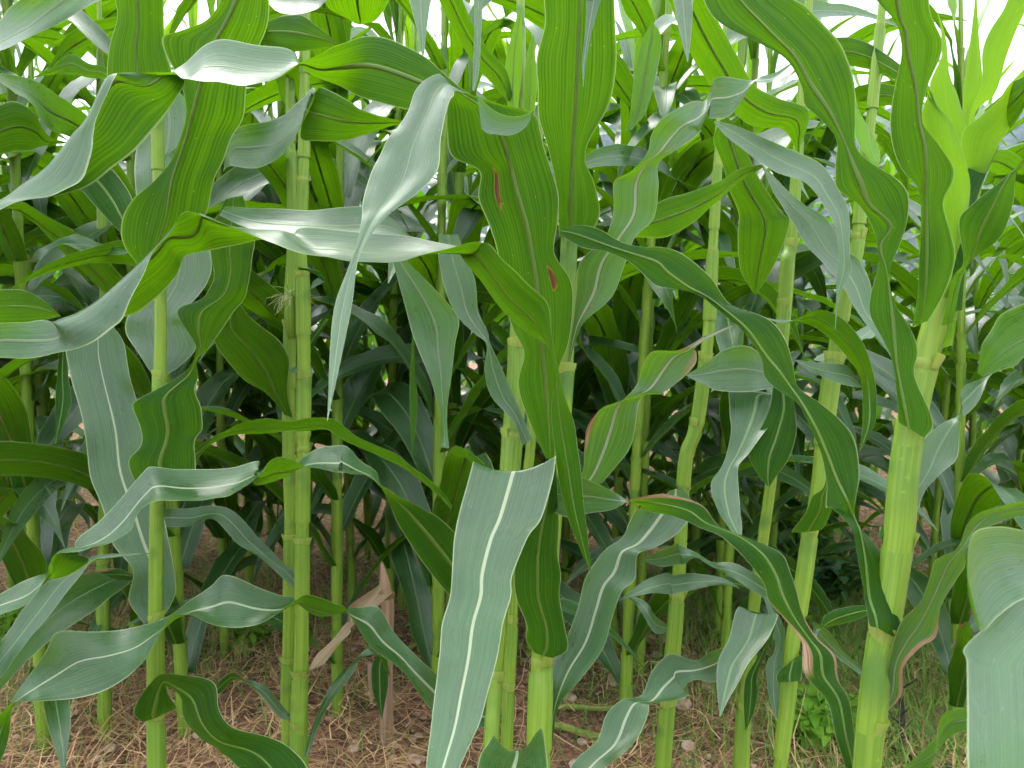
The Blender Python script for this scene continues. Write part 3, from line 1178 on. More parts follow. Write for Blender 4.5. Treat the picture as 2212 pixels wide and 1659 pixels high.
LH = traced(P7, '''i 1170 2100 1230 2100
i 1100 1850 1220 1850
i 1085 1670 1175 1670
i 1010 1430 1142 1500
i 970 1240 1108 1235
i 830 1070 1042 1100
i 812 940 1020 950
i 800 850 900 830
i 700 720 815 690
i 600 600 775 540
i 560 480 735 420
i 440 330 680 310
i 300 200 520 225
i 130 120 290 130
f 0 1685 170 1610
e 1985 1652 2070 1545
e 1895 1612 1915 1563
e 1850 1592 1852 1578
e 1720 1515 1740 1640
e 1600 1460 1600 1662
e 1480 1420 1450 1690
e 1300 1450 1300 1620
e 1180 1540 1180 1545''', 0.68, 0.92, True, mat='scorched', lay=0.3)
LJ = traced(P7, '''f 1420 1090 1590 1190
f 1405 950 1642 1090
f 1392 760 1522 800
f 1362 640 1537 640
f 1245 420 1480 470
f 1243 280 1400 340
f 1290 100 1360 150
c 1285 1560 1430 1540
c 1262 1460 1470 1400
c 1180 1300 1483 1235
c 1030 1190 1400 1120
c 1018 1050 1250 1025
c 1025 880 1150 925
c 910 742 1146 740
c 830 660 1145 600
c 808 540 1122 440
c 700 370 1070 300
c 500 260 960 170
c 330 180 850 60
c 220 60 740 -10
c 160 -120 600 -130
c 120 -350 350 -360
c 60 -500 120 -510''', 0.67, 0.70, False, lay=0.15, fold=0.06, ribline='f 1480 1150;f 1430 900;f 1400 700;f 1375 450;f 1345 150;c 1322 1650;c 1285 1540;c 1240 1390;c 1185 1200;c 1130 1050;c 1000 750;c 680 300;c 400 0;c 250 -350;c 90 -505')
LI = traced(P7, '''f 1510 480 1600 450
f 1540 300 1720 250
f 1550 100 1780 60
c 1555 1500 1755 1480
c 1556 1280 1702 1285
c 1530 1170 1757 1150
c 1440 1070 1757 1050
c 1385 930 1672 910
c 1370 760 1568 760
c 1392 560 1602 560
c 1435 340 1682 370
c 1420 200 1690 260
c 1390 130 1642 150
c 1300 30 1612 60
c 1240 -60 1608 -60
c 1160 -250 1580 -250
c 1250 -520 1400 -520''', 0.66, 0.60, False, lay=0.15, fold=0.06, ribline='f 1555 465;f 1580 300;f 1590 60;c 1590 1400;c 1585 1100;c 1560 800;c 1520 560;c 1480 380;c 1440 200;c 1400 0;c 1370 -250;c 1320 -520')
traced(P7, '''i 1240 1400 1300 1400
i 1312 1312 1330 1312
i 1325 1200 1440 1200
i 1355 1000 1452 1020
i 1390 850 1560 890
i 1440 730 1655 820
i 1560 610 1685 640
i 1620 450 1780 470
i 1660 340 1840 380
i 1790 270 1850 270
i 1860 110 1990 140
i 1960 30 2140 80
i 2212 -40 2300 40
i 2450 -140 2480 -110''', 0.70, 0.62, True, mat='scorched', lay=0.4)
traced(P7, '''i 1290 205 1470 180
i 1325 110 1530 60
f 1440 1600 1590 1520
f 1540 1370 1700 1400
f 1560 1220 1790 1310
f 1690 1100 1806 1150
f 1800 1035 1815 1030
f 1812 900 1840 1045
f 1850 850 1922 960
f 1990 790 1998 800
f 2100 700 2105 710''', 0.70, 0.78, True, lay=0.35)
# the young whorl
traced(P7, '''f 1690 620 1760 600;f 1700 400 1800 330;c 1720 1600 1800 1640;c 1700 1300 1860 1400;c 1640 1000 1870 1180;c 1572 740 1850 1060;c 1600 605 1760 790;c 1600 560 1640 640;c 1570 450 1575 455''', 0.70, 0.66, False, mat='young', lay=0.2, rib=False, fold=0.12)
traced(P7, '''c 1800 1400 1900 1400;c 1750 1050 1890 1100;c 1680 760 1850 870;c 1615 560 1842 760;c 1640 460 1800 600;c 1690 350 1740 480;c 1690 200 1720 260;c 1660 60 1665 65''', 0.73, 0.72, False, mat='young', lay=0.2, rib=False)
traced(P7, '''c 1830 1000 1880 1000;c 1838 760 1870 720;c 1825 600 1945 530;c 1850 420 1942 400;c 1872 250 1930 250;c 1900 0 1915 0;c 1905 -250 1907 -250''', 0.73, 0.72, False, mat='young', lay=0.2, rib=False)
traced(P7, '''c 1840 1000 1900 1000;c 1850 735 1900 720;c 1945 520 2030 590;c 1950 330 2100 370;c 2000 190 2170 180;c 2090 40 2240 10;c 2180 -200 2300 -220;c 2260 -420 2265 -420''', 0.75, 0.74, False, mat='young', lay=0.2, rib=False)
traced(P7, '''c 1820 1450 1900 1400;c 1830 1200 1960 1120;c 1815 860 2060 910;c 1930 740 2118 815;c 2050 630 2120 700;c 2110 540 2160 560;c 2250 400 2300 480;c 2400 250 2405 260''', 0.71, 0.66, False, mat='young', lay=0.2, rib=False, fold=0.12)
traced(P7, '''f 1740 400 1820 380;c 1760 1640 1850 1600;c 1705 1280 1900 1330;c 1860 1060 1960 1130;c 2050 918 2055 925''', 0.68, 0.70, False, mat='leaf', lay=0.2, rib=False)
traced(P7, '''f 1690 480 1760 460;f 1760 180 1830 160;c 1830 1650 1900 1630;c 1800 1400 2060 1500;c 1880 1300 2140 1280;c 2020 1180 2160 1120;c 2150 1070 2190 1050;c 2300 960 2400 1000;c 2500 850 2505 855''', 0.67, 0.62, False, lay=0.25)
traced(P7, '''c 1960 700 2010 740;c 2115 560 2130 640;c 2140 520 2125 820;c 2230 470 2260 600;c 2350 380 2360 400''', 0.72, 0.62, False, lay=0.3)

# plant beyond the frame on the right: the very near pale leaf and others
P8, S8 = traced_stalk('o 2560 1600 46;o 2550 900 44;o 2540 300 40;o 2535 -100 34', 0.52,
    'maize plant with a broad pale out-of-focus leaf arching down very close', nodes=[('o', 0, 1100), ('o', 0, 500)], top=0.3)
traced(P8, '''i 3200 250 3200 310 d=0.52
i 2900 150 2900 300
i 2500 160 2420 420
i 2250 160 2300 520
i 2060 132 2250 560
i 1900 165 2150 620
i 1842 290 2050 700
i 1838 430 1990 780
i 1880 600 1950 800
i 1930 760 1945 800''', 0.50, 0.37, True, lay=0.3, rib=False)
traced(P8, '''i 3190 560 3200 640 d=0.52
i 2850 480 2950 680
i 2500 500 2760 700
i 2250 520 2650 760
i 2050 690 2560 900
i 1930 800 2480 980
i 1822 922 2440 1050
i 1845 1010 2430 1150
i 1852 1300 2430 1350
i 1860 1660 2420 1660
i 1880 1950 2360 1950
i 2000 2400 2200 2400
i 2090 2700 2110 2700''', 0.50, 0.215, True, lay=0.15, fold=0.04, rib=False)
traced(P8, '''f 1920 780 1950 802;f 1955 600 2060 762;f 2040 430 2200 700;f 2200 350 2330 600;f 2500 300 2560 450;f 2800 500 2820 520''', 0.80, 0.56, True, lay=0.95, wmax=0.11)
traced(P8, '''i 1450 1659 1480 1680;i 1640 1480 1600 1660;i 1660 1400 1660 1560;i 1720 1310 1750 1460;i 1840 1280 1860 1420;i 2300 1150 2300 1300;i 3000 900 3000 930''', 0.85, 0.54, True, lay=0.4)

# plants in the second row with the leaves that can be told apart
P9, S9 = traced_stalk('h 2060 1600 46;h 2090 1200 44;h 2130 800 44;h 2160 400 42;f 70 1350 40;f 145 1100 40;f 215 550 38;f 235 200 36;c 250 1500 30', 1.32,
    'maize plant with thick stem, a drooping wavy leaf with white midrib near the stony ground', nodes=[('h', 0, 1250), ('h', 0, 560), ('f', 0, 1080), ('f', 0, 650)])
traced(P9, '''h 1440 1740 1620 1740
h 1500 1620 1750 1600
h 1640 1480 1880 1500
h 1700 1320 1960 1330
h 1800 1230 1975 1240
h 1920 1205 2060 1240
h 1980 1060 2150 1230
h 2060 970 2210 1200
i 0 935 60 1165
i 140 980 130 1100
i 240 915 260 1115
i 330 890 340 1040
i 420 880 430 940'''.replace('h 1440', 'h 1420 1900 1500 1900;h 1440', 1), 0.95, 1.2, True, lay=0.5, ruffle=0.004, rib='white')
traced(P9, '''h 1760 610 1770 600;h 1830 560 1900 570;h 1950 470 2010 555;h 2080 425 2120 560;i 0 440 0 560;i 120 430 130 530;i 300 455 300 500;i 420 520 425 525''', 1.2, 1.25, True)
traced(P9, '''h 1920 340 1925 350;h 2030 290 2040 385;h 2140 240 2160 375;i 40 250 60 370;i 130 290 140 330;i 250 360 240 390;i 400 370 380 460;i 560 470 550 570;i 640 570 642 575''', 1.25, 1.15, True)
traced(P9, '''h 2090 800 2100 760;h 2000 800 2010 700;h 1900 640 1960 620;h 1820 570 1870 570''', 1.33, 1.4, True, lay=0.4)
P10, S10 = traced_stalk('i 425 1640 44;i 440 1300 40;i 480 1000 36;i 510 600 36;f 620 1400 34;f 650 900 34;f 700 350 38;f 720 50 38;c 740 1550 34;c 780 1000 28', 1.2,
    'maize plant with spotted dark leaf, its stem wrapped low down by drooping leaves', nodes=[('i', 0, 1250), ('f', 0, 360), ('c', 0, 1550)])
traced(P10, '''i 490 700 560 690 d=1.1
i 405 642 655 690
i 350 830 615 800
i 310 910 560 890
i 275 1000 470 1000
i 270 1130 400 1130
i 280 1250 335 1245
i 288 1340 290 1340''', 1.18, 0.98, True, lay=0.3)
traced(P10, '''f 600 900 660 900 d=1.15
f 372 866 722 930
f 350 1000 680 1030
f 358 1140 575 1150
f 335 1280 470 1290
f 300 1370 407 1370
f 235 1480 410 1480
f 270 1640 416 1640
i 330 120 428 120
i 420 218 428 215''', 1.15, 0.98, True, lay=0.3, ruffle=0.004)
traced(P10, '''f 640 800 720 860;f 620 900 752 930;f 600 1000 770 1050;f 510 1200 765 1200;f 472 1300 720 1330;f 540 1430 640 1440;f 590 1492 605 1494''', 1.12, 1.08, False, lay=0.2)
traced(P10, '''f 78 790 85 800;f 200 715 180 850;f 320 630 300 890;f 430 603 450 897;f 530 640 570 882;f 620 720 660 860;f 690 760 700 800''', 1.05, 1.15, True, lay=0.5)
traced(P10, '''f 500 275 520 285;f 420 120 640 80;c 400 1500 735 1400;c 410 1350 690 1350;c 350 1200 570 1180;c 300 1020 480 1010;c 250 880 430 840;c 290 760 340 740''', 1.16, 1.1, False, mat='spotted', lay=0.2)
traced(P10, '''i 600 700 660 690;i 640 900 700 800;i 585 1000 690 990;i 600 1200 665 1200;i 640 1345 655 1350'''.replace('i 600 700', 'i 560 560 600 560;i 600 700', 1), 1.18, 1.12, True, lay=0.3)
traced(P10, '''i 480 720 560 720;i 600 850 640 760;i 470 1050 530 1060;i 440 1180 530 1180;i 445 1400 500 1320;i 450 1420 455 1425''', 1.15, 1.1, False, lay=0.2)
traced(P10, '''f 1016 510 1019 510
f 1025 300 1045 290
f 1030 150 1118 130
c 1040 1600 1112 1600
c 1005 1400 1104 1340
c 930 1270 1040 1210
c 830 1160 950 1050
c 640 1080 780 960
c 480 980 600 890
c 330 860 420 805
c 250 770 262 762''', 0.92, 1.05, True, lay=0.6)
traced(P10, '''f 1392 710 1398 640
f 1300 570 1350 500
f 1180 420 1255 350
f 1080 260 1245 220
f 960 100 1185 80
c 850 1560 1090 1580
c 740 1400 990 1400
c 640 1230 800 1280
c 580 1110 650 1130
c 553 1042 560 1045''', 0.98, 1.1, True, lay=0.4)
traced(P10, '''c -150 -150 100 -200;c -40 0 205 0;c 60 250 300 170;c 190 480 400 350;c 330 650 500 530;c 480 790 660 620;c 680 815 850 700;c 770 940 800 920;c 780 1000 790 1000''', 0.95, 1.15, False, lay=0.2)
traced(P10, '''c 560 1040 560 1060;c 430 1060 400 1160;c 300 1140 250 1300;c 100 1215 100 1420;c -60 1260 -60 1500;c -200 1350 -220 1500;c -400 1500 -400 1510''', 1.05, 1.0, False, lay=0.4)

# leaves seen beyond the stem on the left
P11, S11 = traced_stalk('g 650 780 34;g 650 400 34;g 655 100 32;d 660 1300 30;d 670 200 33;a 650 1600 28;a 640 900 24', 1.75,
    'maize plant behind the straight bright stem, its bare pale stem above an arched leaf', nodes=[('g', 0, 620), ('g', 0, 350), ('d', 0, 60)])
traced(P11, '''a -100 430 -100 470;a 40 470 60 560;a 200 500 200 660;a 380 610 300 810;a 560 740 430 860;a 640 900 620 920''', 1.15, 1.6, True, lay=0.5)
traced(P11, '''a 180 1660 235 1660;a 250 1570 290 1610;a 400 1510 380 1545;a 490 1480 570 1605;a 640 1540 700 1612;a 810 1588 800 1606''', 1.5, 1.35, True, wmax=0.06)
traced(P11, '''a 200 496 205 490;a 330 472 330 420;a 460 470 455 342;a 560 492 560 400;a 670 502 670 430;a 800 560 800 540''', 1.3, 1.25, False, lay=0.4)
traced(P11, '''a 500 1200 560 1100;a 520 1210 690 1060;a 600 1300 830 1240;a 740 1450 862 1380;a 900 1600 960 1560''', 1.5, 1.35, False, lay=0.3)
traced(P11, '''a -180 720 -160 900;a -80 700 -60 980;a 80 640 80 960;a 200 700 200 950;a 300 850 270 920;a 420 900 420 905''', 1.3, 1.5, False, lay=0.3)
traced(P11, '''d 400 560 420 560;d 378 640 425 640;d 360 800 432 800;d 350 930 452 960;d 352 1100 410 1080;d 345 1232 350 1232''', 1.4, 1.3, False, lay=0.2)
traced(P11, '''g 610 640 620 620;g 580 520 610 600;g 500 480 560 470;g 560 430 620 445;g 720 395 760 470;g 850 440 852 450''', 1.72, 1.6, True, mat='scorched', lay=0.5)

def ear(parent, p, ax, L, r):
    org = np.array(parent.location)
    n = 9
    pts = [np.array(p) + np.array(ax) * L * k / (n - 1) - org for k in range(n)]
    rr = [r * max(0.1, math.sin(math.pi * (0.16 + 0.80 * k / (n - 1))) ** 0.7) for k in range(n)]
    V, F, UV = tube_data(pts, rr, 12)
    e = link('ear', V, F, M['sheath'], parent, UV)
    SV, SF, SU = [], [], []
    tip = pts[-1]
    for k in range(46):
        d = np.array([rnd.gauss(0, 1), rnd.gauss(0, 1), rnd.uniform(0.2, 1.2)])
        d /= np.linalg.norm(d)
        c = [tip - np.array(ax) * 0.01]
        for q in range(8):
            d = d + np.array([rnd.gauss(0, .35), rnd.gauss(0, .35), rnd.gauss(-.25, .3)])
            d /= np.linalg.norm(d)
            c.append(c[-1] + d * 0.006)
        v, f, u = tube_data(c, [0.0004] * len(c), 3)
        b = len(SV)
        SV += list(v); SU += u; SF += [tuple(i + b for i in q) for q in f]
    link('silk', SV, SF, M['silk'], e, SU)
e0 = at(px('d', 1850, 560), 1.43)
ear(P2, e0, (0.02, -0.1, 1.0), 0.085, 0.015)

# striped leaves hanging down in front of the straight stem
traced(P1, """a 1450 -330 1640 -330
a 1420 -150 1690 -150
a 1405 0 1702 0
a 1300 130 1695 130
a 1120 200 1672 210
a 1025 235 1632 290
a 1040 340 1595 400
a 1100 450 1562 500
a 1160 570 1558 570
a 1180 710 1542 730
a 1150 850 1470 850
a 1085 1000 1420 1000
a 960 1150 1370 1110
a 850 1250 1330 1240
a 782 1360 1300 1350
a 770 1470 1230 1470
a 800 1580 1120 1580
a 850 1655 1010 1660
d 900 190 930 190""", 0.98, 1.08, False, lay=0.2, ruffle=0.004, ribline='a 1540 -330;a 1500 0;a 1400 220;a 1310 450;a 1230 700;a 1160 950;a 1100 1150;a 1060 1400;a 980 1600;d 915 195')
traced(P1, """d 1420 -320 1540 -340
d 1335 -130 1600 -120
d 1325 0 1600 0
d 1345 180 1590 120
d 1290 300 1560 270
d 1115 375 1470 400
d 1150 460 1370 550
d 1235 600 1300 640
d 1218 710 1245 700
d 1130 800 1250 790
d 885 940 1240 900
d 838 1010 1275 1010
d 880 1120 1272 1130
d 885 1240 1235 1200
d 815 1340 1240 1330
d 850 1460 1230 1440
d 950 1580 1100 1580""", 1.07, 1.11, False, lay=0.2, ruffle=0.005)
traced(P2, 'a 1560 340 1640 200;a 1650 290 1700 130;a 1800 330 1880 90;a 2000 310 2000 160;a 2130 282 2130 270', 1.25, 1.2, False, lay=0.3)
traced(P4, 'a 1385 1360 1420 1303;a 1600 1450 1620 1320;a 1900 1480 1900 1322;a 2150 1500 2150 1310;b 200 1490 200 1310;b 390 1490 330 1380;b 480 1540 470 1500', 0.98, 1.02, True, lay=0.8, wmax=0.07)
traced(P2, 'a 1640 -60 1660 -20;a 1750 -120 1760 72;a 1900 -150 1900 85;a 2020 -120 2010 65;a 2100 -100 2080 -20', 1.1, 1.05, True, lay=0.8, wmax=0.08)
traced(P2, 'b -60 -300 260 -300;b -100 -100 340 -120;b -60 40 320 10;b 40 110 250 120;b 110 150 170 152', 1.05, 1.15, False, lay=0.2)
traced(P4, 'b 500 -300 600 -330;b 560 -150 700 -200;b 640 0 790 0;b 740 200 880 200;b 860 400 965 330;b 960 510 1065 440;b 1090 650 1110 610', 1.0, 1.1, False, lay=0.3)
traced(P4, 'b 420 -250 560 -250;b 430 -100 610 -100;b 470 60 582 60;b 505 200 562 200;b 530 320 550 320;b 536 378 540 378', 1.0, 0.95, True, lay=0.3)
traced(P4, 'b 850 -250 930 -250;b 855 -100 925 -100;b 865 100 915 80;b 862 300 905 300;b 855 450 895 450;b 852 570 868 575', 1.0, 0.95, True, lay=0.3)
traced(P4, 'b 1095 800 1130 800;b 1066 600 1150 600;b 1060 420 1168 400;b 1100 220 1168 220;b 1158 40 1164 40', 1.1, 1.1, False, mat='young', lay=0.2)
traced(P4, 'b 1180 760 1240 760;b 1178 520 1262 530;b 1200 330 1250 340;b 1235 220 1240 220', 1.1, 1.1, False, mat='young', lay=0.2)
traced(P9, 'b 1820 820 1860 820;b 1850 700 1950 700;b 1880 450 2030 400;b 1930 250 2045 230;b 1985 145 1995 140', 1.3, 1.25, True, lay=0.3)
traced(P10, 'c -20 -250 100 -250;c -20 -100 122 -100;c 0 30 118 30;c 30 180 112 180;c 60 300 100 300;c 85 392 90 392', 0.95, 0.9, True, lay=0.3)
traced(P6, 'c 980 240 1000 330;c 1040 236 1060 400;c 1140 240 1160 425;c 1260 290 1260 448;c 1400 388 1385 498;c 1500 470 1480 540', 1.15, 1.02, False, lay=0.3)
spots(LE, [('b', 1015, 1190, 0.042, 0.026), ('e', 1342, 190, 0.055, 0.018)])
# ------------------------------------------------------------------ ground, hill
def height(x, y):
    return 0.018 * math.sin(x * 3.1 + 1.3 * math.sin(y * 1.7)) * math.cos(y * 2.3 + x) + 0.012 * math.sin(x * 9.0 + y * 4.0) * math.sin(y * 7.0 - x * 3.0) - 0.012

def axis(a, b, step, far, grow=1.35):
    v = list(np.arange(a, b + 1e-6, step))
    s = step
    while v[-1] < far:
        s *= grow; v.append(v[-1] + s)
    s = step
    lo = [v[0]]
    while lo[-1] > -far:
        s *= grow; lo.append(lo[-1] - s)
    return np.array(sorted(set(lo[1:] + v)))

gx, gy = axis(-5, 5, 0.07, 2500), axis(-0.5, 8, 0.07, 2500)
GV = [(x, y, height(x, y) if abs(x) < 60 and abs(y) < 60 else 0.0) for y in gy for x in gx]
GF = [(j * len(gx) + i, j * len(gx) + i + 1, (j + 1) * len(gx) + i + 1, (j + 1) * len(gx) + i) for j in range(len(gy) - 1) for i in range(len(gx) - 1)]

def soil_material():
    m, n, l = new_mat('soil')
    tc = n.new('ShaderNodeTexCoord')
    def noise(sc_, det=4.0, rough=0.6):
        x = n.new('ShaderNodeTexNoise')
        x.inputs['Scale'].default_value = sc_
        x.inputs['Detail'].default_value = det
        x.inputs['Roughness'].default_value = rough
        l.new(tc.outputs['Object'], x.inputs[0])
        return x.outputs[0]
    a, b, c = noise(3.0), noise(38.0, 6), noise(130.0, 3)
    base = mixc(n, l, smooth(n, l, b, 0.35, 0.65), (0.065, 0.026, 0.015), (0.29, 0.135, 0.075))
    base = mixc(n, l, smooth(n, l, c, 0.5, 0.75), base, (0.42, 0.27, 0.18))
    base = mixc(n, l, mathn(n, l, 'MULTIPLY', smooth(n, l, a, 0.5, 0.66), 0.55), base, (0.05, 0.075, 0.018))
    pb = n.new('ShaderNodeBsdfPrincipled')
    l.new(base, pb.inputs['Base Color'])
    pb.inputs['Roughness'].default_value = 0.95
    bm = n.new('ShaderNodeBump')
    bm.inputs['Strength'].default_value = 0.8
    bm.inputs['Distance'].default_value = 0.012
    l.new(mathn(n, l, 'ADD', b, mathn(n, l, 'MULTIPLY', c, 0.4)), bm.inputs['Height'])
    l.new(bm.outputs[0], pb.inputs['Normal'])
    out = n.new('ShaderNodeOutputMaterial')
    l.new(pb.outputs[0], out.inputs[0])
    return m
M['soil'] = soil_material()
gnd = link('ground', GV, GF, M['soil'])
gnd['kind'] = 'structure'

def plain_material(name, c0, c1, scale=20.0, rough=0.8, trans=None, tfac=0.3, rand=0.0, spec=0.4):
    m, n, l = new_mat(name)
    tc = n.new('ShaderNodeTexCoord')
    ns = n.new('ShaderNodeTexNoise')
    ns.inputs['Scale'].default_value = scale
    ns.inputs['Detail'].default_value = 4
    l.new(tc.outputs['Object'], ns.inputs[0])
    f = smooth(n, l, ns.outputs[0], 0.32, 0.68)
    if rand:
        g = n.new('ShaderNodeNewGeometry')
        f = mathn(n, l, 'ADD', mathn(n, l, 'MULTIPLY', f, 1 - rand), mathn(n, l, 'MULTIPLY', g.outputs['Random Per Island'], rand))
    pb = n.new('ShaderNodeBsdfPrincipled')
    l.new(mixc(n, l, f, c0, c1), pb.inputs['Base Color'])
    pb.inputs['Roughness'].default_value = rough
    pb.inputs['Specular IOR Level'].default_value = spec
    bm = n.new('ShaderNodeBump')
    bm.inputs['Strength'].default_value = 0.3
    bm.inputs['Distance'].default_value = 0.004
    l.new(ns.outputs[0], bm.inputs['Height'])
    l.new(bm.outputs[0], pb.inputs['Normal'])
    out = n.new('ShaderNodeOutputMaterial')
    if trans:
        tb = n.new('ShaderNodeBsdfTranslucent')
        tb.inputs[0].default_value = (*trans, 1)
        mx = n.new('ShaderNodeMixShader')
        mx.inputs[0].default_value = tfac
        l.new(pb.outputs[0], mx.inputs[1])
        l.new(tb.outputs[0], mx.inputs[2])
        l.new(mx.outputs[0], out.inputs[0])
    else:
        l.new(pb.outputs[0], out.inputs[0])
    return m
M['straw'] = plain_material('straw', (0.24, 0.11, 0.045), (0.74, 0.50, 0.25), 30, 0.8, rand=0.85)
M['grass'] = plain_material('grass_blade', (0.09, 0.20, 0.03), (0.28, 0.44, 0.08), 8, 0.5, (0.2, 0.4, 0.03), 0.35, rand=0.8)
M['stone'] = plain_material('stone', (0.36, 0.22, 0.16), (0.6, 0.46, 0.37), 45, 0.9)
M['clod'] = plain_material('clod', (0.18, 0.10, 0.07), (0.5, 0.34, 0.24), 40, 0.95, rand=0.7)
M['weed'] = plain_material('weed_leaf', (0.10, 0.26, 0.025), (0.28, 0.50, 0.05), 6, 0.45, (0.4, 0.7, 0.04), 0.45, rand=0.7)
M['weed_dark'] = plain_material('weed_leaf_dark', (0.025, 0.085, 0.03), (0.05, 0.15, 0.04), 6, 0.38, (0.08, 0.3, 0.01), 0.3, rand=0.7)
M['forest'] = plain_material('forest', (0.012, 0.026, 0.012), (0.045, 0.07, 0.03), 0.05, 0.95, rand=0.6, spec=0.1)
M['hill'] = plain_material('hill_soil', (0.03, 0.05, 0.02), (0.06, 0.08, 0.035), 0.02, 0.95, spec=0.1)

def ribbon_field(name, n, sample, length, width, rise, mat, segs=4, droop=0.0, up=False, seed=1):
    r = random.Random(seed)
    V, F = [], []
    for _ in range(n):
        x, y = sample(r)
        th = r.uniform(0, 6.283)
        L = r.uniform(*length)
        w = r.uniform(*width)
        p = np.array([x, y, height(x, y) + (0.0 if up else r.uniform(0.0, rise))])
        el = math.radians(r.uniform(55, 88)) if up else math.radians(r.uniform(-12, 28))
        b0 = len(V)
        for k in range(segs + 1):
            t = k / segs
            side = np.array([-math.sin(th), math.cos(th), r.uniform(-.4, .4)])
            ww = w * (1 - t * 0.8) / 2
            V.append(tuple(p + side * ww)); V.append(tuple(p - side * ww))
            p = p + np.array([math.cos(th) * math.cos(el), math.sin(th) * math.cos(el), math.sin(el)]) * L / segs
            p[2] = max(p[2], height(p[0], p[1]) + 0.002)
            th += r.gauss(0, .38)
            el += r.gauss(-droop, .22)
        for k in range(segs):
            a = b0 + 2 * k
            F.append((a, a + 1, a + 3, a + 2))
    o = link(name, V, F, mat)
    o['kind'] = 'stuff'
    return o

def straw_pos(r):
    while True:
        x, y = wedge(r, 1.1, 6.5, 1.7)
        keep = 1.0 if x < -.15 * y else (.45 if x < .35 * y else .6)
        if r.random() < keep: return x, y

def wedge(r, y0=1.25, y1=7.0, pw=1.6, xs=0.85):
    y = y0 + (y1 - y0) * r.random() ** pw
    return r.uniform(-1, 1) * (xs * y + 0.2), y
o = ribbon_field('dry_grass', 20000, straw_pos, (0.06, 0.24), (0.0012, 0.0034), 0.045, M['straw'], 4, 0.05, seed=3)
o['label'] = 'tangled dry brown straw littering the soil between the stalks'; o['category'] = 'straw'

def grass_pos(r):
    q = r.random()
    if q < 0.5:                                    # by the stout stems
        return r.gauss(.95, .38), abs(r.gauss(2.0, .55)) + 0.1
    if q < 0.62:
        return r.gauss(-1.15, .4), abs(r.gauss(2.2, .5)) + 0.1
    return wedge(r, 1.9, 9.0, 1.1)
o = ribbon_field('grass', 20000, grass_pos, (0.05, 0.17), (0.0015, 0.004), 0.0, M['grass'], 4, 0.32, True, seed=5)
o['label'] = 'short thin green grass growing in patches over the straw'; o['category'] = 'grass'

# crumbs of soil and gravel
ICO = [(0, 0, 1), (.894, 0, .447), (.276, .851, .447), (-.724, .526, .447), (-.724, -.526, .447), (.276, -.851, .447),
       (.724, .526, -.447), (-.276, .851, -.447), (-.894, 0, -.447), (-.276, -.851, -.447), (.724, -.526, -.447), (0, 0, -1)]
ICOF = [(0, 1, 2), (0, 2, 3), (0, 3, 4), (0, 4, 5), (0, 5, 1), (1, 6, 2), (2, 7, 3), (3, 8, 4), (4, 9, 5), (5, 10, 1),
        (6, 7, 2), (7, 8, 3), (8, 9, 4), (9, 10, 5), (10, 6, 1), (11, 7, 6), (11, 8, 7), (11, 9, 8), (11, 10, 9), (11, 6, 10)]
rg = random.Random(11)
V, F = [], []
for _ in range(6500):
    x, y = wedge(rg, 1.1, 5.5, 1.7)
    s = 0.002 + 0.008 * rg.random() ** 2.5
    b = len(V)
    for v in ICO:
        k = s * rg.uniform(.7, 1.25)
        V.append((x + v[0] * k * 1.3, y + v[1] * k, height(x, y) + v[2] * k * .7 + s * .2))
    F += [tuple(i + b for i in f) for f in ICOF]
o = link('gravel', V, F, M['clod'], smooth_=False)
o['kind'] = 'stuff'
o['label'] = 'crumbs of soil and fine gravel over the ground'; o['category'] = 'gravel'

def stone(x, y, s, seed, label, group):
    r = random.Random(seed)
    import bmesh
    bm = bmesh.new()
    bmesh.ops.create_icosphere(bm, subdivisions=2, radius=1.0)
    k = [Vector((r.gauss(0, 1), r.gauss(0, 1), r.gauss(0, 1))).normalized() for _ in range(7)]
    lim = [r.uniform(.55, .85) for _ in k]
    for v in bm.verts:
        for d_, m_ in zip(k, lim):
            q = v.co.dot(d_) - m_
            if q > 0: v.co -= d_ * q
        v.co *= r.uniform(.96, 1.04)
        v.co = Vector((v.co.x * s * 1.25, v.co.y * s, v.co.z * s * .7))
    me = bpy.data.meshes.new('stone')
    bm.to_mesh(me); bm.free()
    me.materials.append(M['stone'])
    o = bpy.data.objects.new('stone', me)
    col.objects.link(o)
    o.location = (x, y, height(x, y) + s * .25)
    o.rotation_euler = (0, 0, r.uniform(0, 6.28))
    o['label'] = label; o['category'] = 'stone'; o['group'] = group
    return o

def ground_at(p):
    dr = FWn + RTn * (p[0] - 1106.0) / FPX - UPn * (p[1] - 829.5) / FPX
    t = -CAM_H / dr[2]
    q = CAMP + dr * t
    return q
for i, (t, x, y, s) in enumerate([('h', 1760, 1085, .022), ('h', 1470, 1190, .014), ('h', 1500, 1550, .014), ('i', 60, 1260, .020), ('i', 215, 1140, .018),
        ('i', 1610, 920, .020), ('i', 1590, 960, .010), ('i', 90, 1490, .017), ('g', 690, 1515, .013), ('g', 600, 1580, .011), ('h', 350, 1490, .010),
        ('h', 480, 1610, .016), ('h', 560, 660, .016), ('h', 1880, 850, .018), ('h', 2010, 930, .016), ('g', 1260, 1480, .015), ('i', 700, 1410, .012),
        ('h', 1550, 1420, .012), ('h', 1960, 700, .014), ('h', 100, 1540, .012), ('i', 1100, 920, .013), ('i', 1190, 950, .011)]):
    q = ground_at(px(t, x, y))
    stone(q[0], q[1], s, i, 'reddish tan stone lying loose among the straw', 'stones on the soil')

